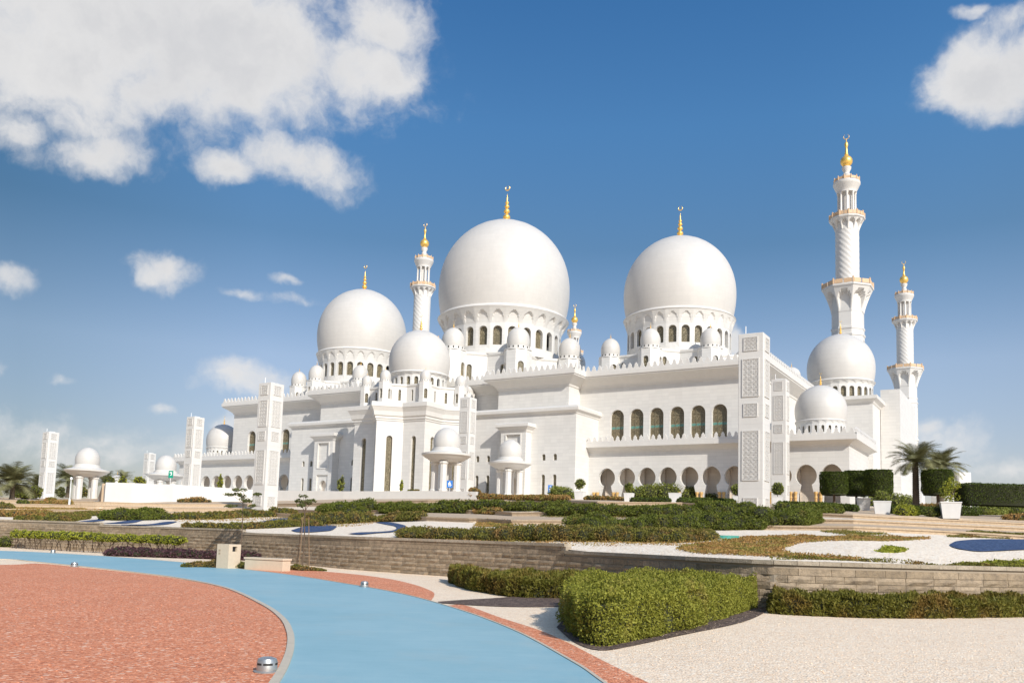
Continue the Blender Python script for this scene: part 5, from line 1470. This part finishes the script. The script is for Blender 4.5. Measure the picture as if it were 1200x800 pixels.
# --- the two saplings by the wall
def sapling(px, yfoot, Y, crown, lab, stakes, seed):
    r_ = random.Random(seed); x, _, _ = atY(px, yfoot, Y); t = empty('sapling', (x, Y, 0), 0, lab, 'young tree')
    top = atY(px, crown[0][1], Y)[2]
    mb = MB(); mb.tube([(0, 0, -.1), (.03, .02, top*.4), (-.02, .03, top*.75), (0, 0, top)], [.035, .03, .025, .012], 6)
    cl = []
    for cx, cy, rx, ry in crown:
        px_, _, pz = atY(cx, cy, Y); r = rx*Y/FPX
        for k in range(3):
            cl.append(((px_-x+r*.5*r_.uniform(-1, 1), r*r_.uniform(-.8, .8), pz+ry*Y/FPX*.4*r_.uniform(-1, 1)), (r*.55, r*.55, ry*Y/FPX*.6)))
        mb.tube([(0, .02, max(.5, pz-.5)), (px_-x, 0, pz)], [.016, .006], 5)
    mb.build('trunk', M_BARK, t)
    clumps('crown', cl, .11, L_PALE, 1.0, .2, parent=t, core=False)
    if stakes:
        st = empty('tree_stake', (x, Y, 0), 0, 'thin wooden support stakes tied round the right sapling', 'stakes')
        for dx, dy in ((-.22, .1), (-.06, -.22), (.24, .05)):
            s_ = MB(); s_.tube([(dx*1.4, dy*1.4, -.1), (dx*.75, dy*.75, 2.45)], .022, 6); s_.build('stake', M_STAKE, st)
sapling(281, 654, 48.5, [(281, 574, 8, 3), (272, 579, 9, 2.5), (300, 579, 8, 2.5), (288, 586, 9, 3), (268, 592.5, 10, 2), (290, 600, 7, 4), (296, 592, 6, 3), (283, 580, 7, 3)], 'thin young tree with flat spreading crown behind the litter bin', False, 4)
sapling(354, 665, 41.5, [(355, 581, 6, 2.5), (349, 587, 7, 3), (360, 588, 8, 3.5), (354, 592, 8, 3), (366, 586, 5, 2)], 'thin sapling with small crown held by stakes right of the bench', True, 6)

# ================================================================== STREET FURNITURE
def bevel(o, w=.012, seg=2):
    md = o.modifiers.new('bevel', 'BEVEL'); md.width = w; md.segments = seg; md.limit_method = 'ANGLE'; return o
# litter bin
x, y = hitz(267, 665.5); bn = empty('litter_bin', (x, y, 0), R_(-28), 'square beige stone litter bin with a hole, beside the path', 'litter bin')
w = .36; hh = 1.08
mb = MB()
mb.panel((-w, -w), (1, 0), 0, 2*w, 0, hh, [], 0)
mb.panel((w, -w), (0, 1), 0, 2*w, 0, hh, [[(.22, .76), (.5, .76), (.5, .98), (.22, .98)]], .12)
mb.panel((w, w), (-1, 0), 0, 2*w, 0, hh, [], 0); mb.panel((-w, w), (0, -1), 0, 2*w, 0, hh, [], 0)
mb.quad((-w, -w, hh), (w, -w, hh), (w, w, hh), (-w, w, hh)); mb.build('bin_body', M_BEIGE, bn)
mb = MB(); mb.quad((w-.11, -w, .7), (w-.11, w, .7), (w-.11, w, 1.02), (w-.11, -w, 1.02)); mb.build('opening', M_DARK, bn)
mb = MB()
for k, (dx, dz) in enumerate(((.16, .80), (.16, .66))):
    mb.box(-w+dx-.06, -w+dx+.06, -w-.006, -w-.002, dz-.045, dz+.045)
mb.build('faded_emblem', simple('faded_paint', (.40, .30, .2), .8), bn)
# bench
x, y = hitz(313, 668); be = empty('bench', (x, y, 0), R_(-24), 'low solid beige stone bench beside the litter bin', 'bench')
mb = MB(); mb.box(-1.05, 1.05, -.26, .26, .0, .46); bevel(mb.build('base', M_BEIGE, be), .015)
mb = MB(); mb.box(-1.09, 1.09, -.30, .30, .463, .55); bevel(mb.build('seat', M_BEIGE, be), .015)
# ground lights
def ground_light(px, py, s, lab, rz=0):
    x, y = hitz(px, py); t = empty('ground_light', (x, y, 0), rz, lab, 'ground light', 'round steel ground lights along the path')
    mb = MB(); mb.lathe([(.0, -.02), (.135*s, -.02), (.135*s, .02), (.125*s, .025), (.122*s, .13*s), (.108*s, .165*s), (.06*s, .182*s), (.0, .186*s)], 40); mb.build('housing', M_STEEL, t, True)
    d = MB()
    for a0, a1 in ((-150, -112), (-102, -48), (-30, 20), (60, 100)):
        n_ = 8; A = [R_(a0+(a1-a0)*i/n_) for i in range(n_+1)]; r = .1245*s
        vs = [(r*math.cos(a), r*math.sin(a), z) for z in (.093*s, .118*s) for a in A]; d.add(vs, [(i, i+1, n_+2+i, n_+1+i) for i in range(n_)])
    d.build('light_slot', M_DARK, t)
    f = MB(); f.lathe([(.16*s, .0), (.16*s, .018), (.13*s, .022)], 32); f.build('base_ring', simple('grey_collar', (.25, .24, .23), .6), t)
ground_light(312.5, 787, 1.0, 'nearest squat round steel ground light with dark slots on red gravel', .1)
ground_light(427, 687.5, 1.05, 'small round ground light on the red gravel wedge past the bench', .5)
ground_light(87, 664, 1.1, 'small round ground light on the near path edge at far left', .2)
ground_light(62, 648, 1.1, 'small round ground light on the far path edge at far left', .9)

# lamp post
x, y, z = at(81, 592.0); lp_ = empty('lamp_post', (x, y, z), 0, 'slim white lamp post left of the white podium wall', 'lamp post'); hL_ = (592-563)*y/FPX
mb = MB(); mb.lathe([(.12, -.3), (.12, hL_*.22), (.05, hL_*.24), (.04, hL_)], 10); mb.build('pole', M_WHITE, lp_)
mb = MB(); mb.lathe([(.05, hL_), (.14, hL_+.06), (.15, hL_+.26), (.1, hL_+.36), (0, hL_+.4)], 12); mb.build('lamp_head', M_WHITE, lp_)

# ================================================================== PAVILIONS AND LIGHT TOWERS
def pavilion_proto():
    t = empty('pavilion', (0, 0, 0))
    mb = MB(); mb.lathe([(0, 5.0), (2.3, 5.0), (2.45, 5.15), (3.0, 5.35), (3.15, 5.5), (3.7, 5.75), (3.85, 5.95), (4.2, 6.1), (4.25, 6.4), (3.0, 6.72), (2.6, 6.85), (2.6, 7.05), (0, 7.06)], 56); mb.build('canopy', M_TRIM, t, True)
    mb = MB(); mb.lathe([(2.45, 7.0), (2.45, 7.25), (2.28, 7.3), (2.28, 7.5)], 48); mb.build('dome_ring', M_TRIM, t, True)
    mb = MB(); mb.lathe(dome_profile(2.18, 2.3, 7.4, 11.0, 18), 48); mb.build('dome', M_DOME, t, True)
    for k in range(4):
        a = math.pi/4+k*math.pi/2+.30; c = MB(); p = (1.95*math.cos(a), 1.95*math.sin(a))
        c.lathe([(.78, -3.5), (.78, .3), (.62, .45), (.62, 4.5), (.8, 4.75), (.8, 5.02)], 8, p, ang0=math.pi/8); c.build('column', M_TRIM, t)
    return t
pav = pavilion_proto()
for i, (px, yb, D, lab, sc_) in enumerate(((524.5, 500.7, 144, 'white domed pavilion beside the mihrab tower with a blue sign inside', 1.0),
                                      (598.5, 514.8, 165, 'white domed pavilion standing in front of the right portal', .97),
                                      (104, 524, 171, 'white domed pavilion alone among palms at far left', 1.06),
                                      (195.5, 533, 196, 'white domed pavilion half hidden behind the podium wall at left', .97))):
    o = pav if i == 0 else copy_tree(pav); sc_ = 1.0; x, y, z = atY(px, yb, D); o.location = (x, y, z-11.0); o.rotation_euler = (0, 0, .35)
    tag(o, lab, 'pavilion', 'domed pavilions around the mosque')

def carved_panel(w, z0, z1, seed):
    """framed panel of pierced-looking carving: recess, frame, and rings of interlace"""
    mb = MB(); fw = .05*w/1.5*2
    mb.quad((-w/2, -.012, z0), (w/2, -.012, z0), (w/2, -.012, z1), (-w/2, -.012, z1), 1)
    for a, b, c, d in ((-w/2-fw, w/2+fw, z0-fw, z0), (-w/2-fw, w/2+fw, z1, z1+fw), (-w/2-fw, -w/2, z0+.001, z1-.001), (w/2, w/2+fw, z0+.001, z1-.001)): mb.box(a, b, -.09, .01, c, d)
    st = w/3.0; nx = 3; nz = max(1, int(round((z1-z0)/st))); stz = (z1-z0)/nz
    for i in range(nx):
        for j in range(nz):
            cx = -w/2+(i+.5)*st; cz = z0+(j+.5)*stz
            for sh, (rr, npt, rot) in enumerate(((.50*st, 4, 0), (.50*st, 4, math.pi/4), (.18*st, 6, 0))):
                pts = [(cx+rr*math.cos(rot+2*math.pi*k/npt)*(1 if npt > 4 else 1.0), cz+rr*math.sin(rot+2*math.pi*k/npt)*(stz/st)) for k in range(npt)]
                for k in range(npt):
                    a = np.array(pts[k]); b = np.array(pts[(k+1) % npt]); d = (b-a)/np.linalg.norm(b-a); nn2 = np.array([-d[1], d[0]])*.026*w/1.5
                    y0, y1 = -.055-.004*sh, -.012
                    q = [a-nn2, b-nn2, b+nn2, a+nn2]
                    mb.add([(p[0], y0, p[1]) for p in q]+[(p[0], y1, p[1]) for p in q], [(0, 1, 2, 3), (0, 4, 5, 1), (2, 6, 7, 3)])
    return mb
def tower_proto(w, h):
    t = empty('light_tower', (0, 0, 0)); hw = w/2
    mb = MB(); mb.box(-hw, hw, -hw, hw, -1.5, h); bevel(mb.build('shaft', M_PYL, t), .04, 1)
    mb = MB(); mb.box(-hw*.5, hw*.5, -hw*.5, hw*.5, h, h+.15); mb.tube([(-hw*.55, -hw*.5, h+.1), (-hw*.55, -hw*.5, h+.9)], .05, 5); mb.build('floodlight', M_WHITE, t)
    pwid = w*.60; sq = w*.5
    spots = [(sq, h-.45-sq, h-.45), (pwid, h*.655, h*.855), (sq, h*.545, h*.545+sq*.95), (pwid, h*.20, h*.46), (sq, h*.03, h*.03+sq)]
    protos = []
    for q, (ww, a, b) in enumerate(spots):
        protos.append(carved_panel(ww, a, b, q))
    for k in range(4):
        for pm in protos:
            if k == 0: o = pm.build('carved_panel', [M_PYL, M_CARVE], t); pm.ob = o
            else: o = pm.ob.copy(); COL.objects.link(o); o.parent = t
            a = k*math.pi/2; o.rotation_euler = (0, 0, a); o.location = (hw*math.sin(a), -hw*math.cos(a), 0)
    return t
tp_ = tower_proto(2.45, 18.0)
for i, (px, yt, D, lab, hsc) in enumerate(((884, 393.5, 83, 'tallest looking square carved light tower, nearest, in front of the right wing', 1.0),
                                       (914.5, 445.5, 144, 'carved light tower just behind the nearest right one', 1.12),
                                       (549, 466.5, 168, 'carved light tower between the mihrab tower and the right salient', 1.12),
                                       (318.5, 450, 119, 'white carved light tower in front of the left wing windows', .985),
                                       (229.5, 489, 173, 'white carved light tower left of the left wing, over the podium wall', 1.0),
                                       (60, 506.5, 192, 'leaning looking carved light tower at far left among palms', .95),
                                       (176, 531, 258, 'small distant light tower beside the pavilion behind the podium wall', 1.0))):
    o = tp_ if i == 0 else copy_tree(tp_); x, y, z = atY(px, yt, D); hh = 18.0*hsc; o.location = (x, y, z-hh); o.scale = (1, 1, hsc); o.rotation_euler = (0, 0, -TH)
    tag(o, lab, 'light tower', 'carved white light towers around the mosque')

# signs
def sign(px, py, w, h, Y, mt, lab, glyph, leg=1.2):
    x, y, z = atY(px, py, Y); t = empty('sign', (x, y, z-h/2-leg), .1, lab, 'sign'); c = leg+h/2
    mb = MB(); mb.box(-w/2, w/2, -.05, .05, leg, leg+h); bevel(mb.build('sign_board', mt, t), .02)
    mb = MB(); mb.tube([(0, .0, -.8), (0, .0, leg+.05)], .05, 8); mb.build('sign_post', M_WHITE, t)
    g_ = MB()
    for a, b, c0, d in glyph: g_.box(a*w, b*w, -.062, -.052, leg+c0*h, leg+d*h)
    g_.build('sign_mark', M_WHITE, t)
FIG = [(-.12, .06, .74, .86), (-.2, .14, .50, .70), (-.28, -.2, .50, .60), (-.2, -.08, .2, .5), (.02, .14, .2, .5), (.2, .30, .34, .46)]
sign(527, 567, 1.0, 1.25, 143.5, M_BLUE, 'blue sign with a white mark under the pavilion by the mihrab tower', FIG)
sign(645, 573, .85, 1.5, 150, M_BLUE, 'narrow blue sign standing against the wall left of the leftmost planter', FIG, .6)
sign(200.2, 555.5, .8, 1.3, 150, M_GREEN, 'green sign with a white mark above the white podium wall', [(-.25, .25, .66, .8), (.1, .25, .4, .66), (-.1, .1, .34, .46)], 3.0)

# far things
x, y, z = atY(1131, 566, 190); fb_ = MB(); w1 = 13*190/FPX
fb_.box(x-w1*.5, x+w1*.55, y, y+8, z-6, z+13*190/FPX); fb_.box(x-w1*1.5, x-w1*.52, y+1, y+8, z-6, z+7*190/FPX); tag(fb_.build('gatehouse', M_WALL), 'small plain white building behind the drooping palm at right', 'building')
x, y, z = atY(137, 565, 320); fd = empty('domed_kiosk', (x, y, z), 0, 'tiny distant white dome with gold tip above the podium wall', 'kiosk')
mb = MB(); mb.lathe([(2.2, -5), (2.2, -1.0), (2.6, -.6), (2.5, .2)]+dome_profile(2.4, 2.55, .2, 2.9, 10), 24); mb.build('dome', M_DOME, fd, True); finial(1.9, 2.8, fd)
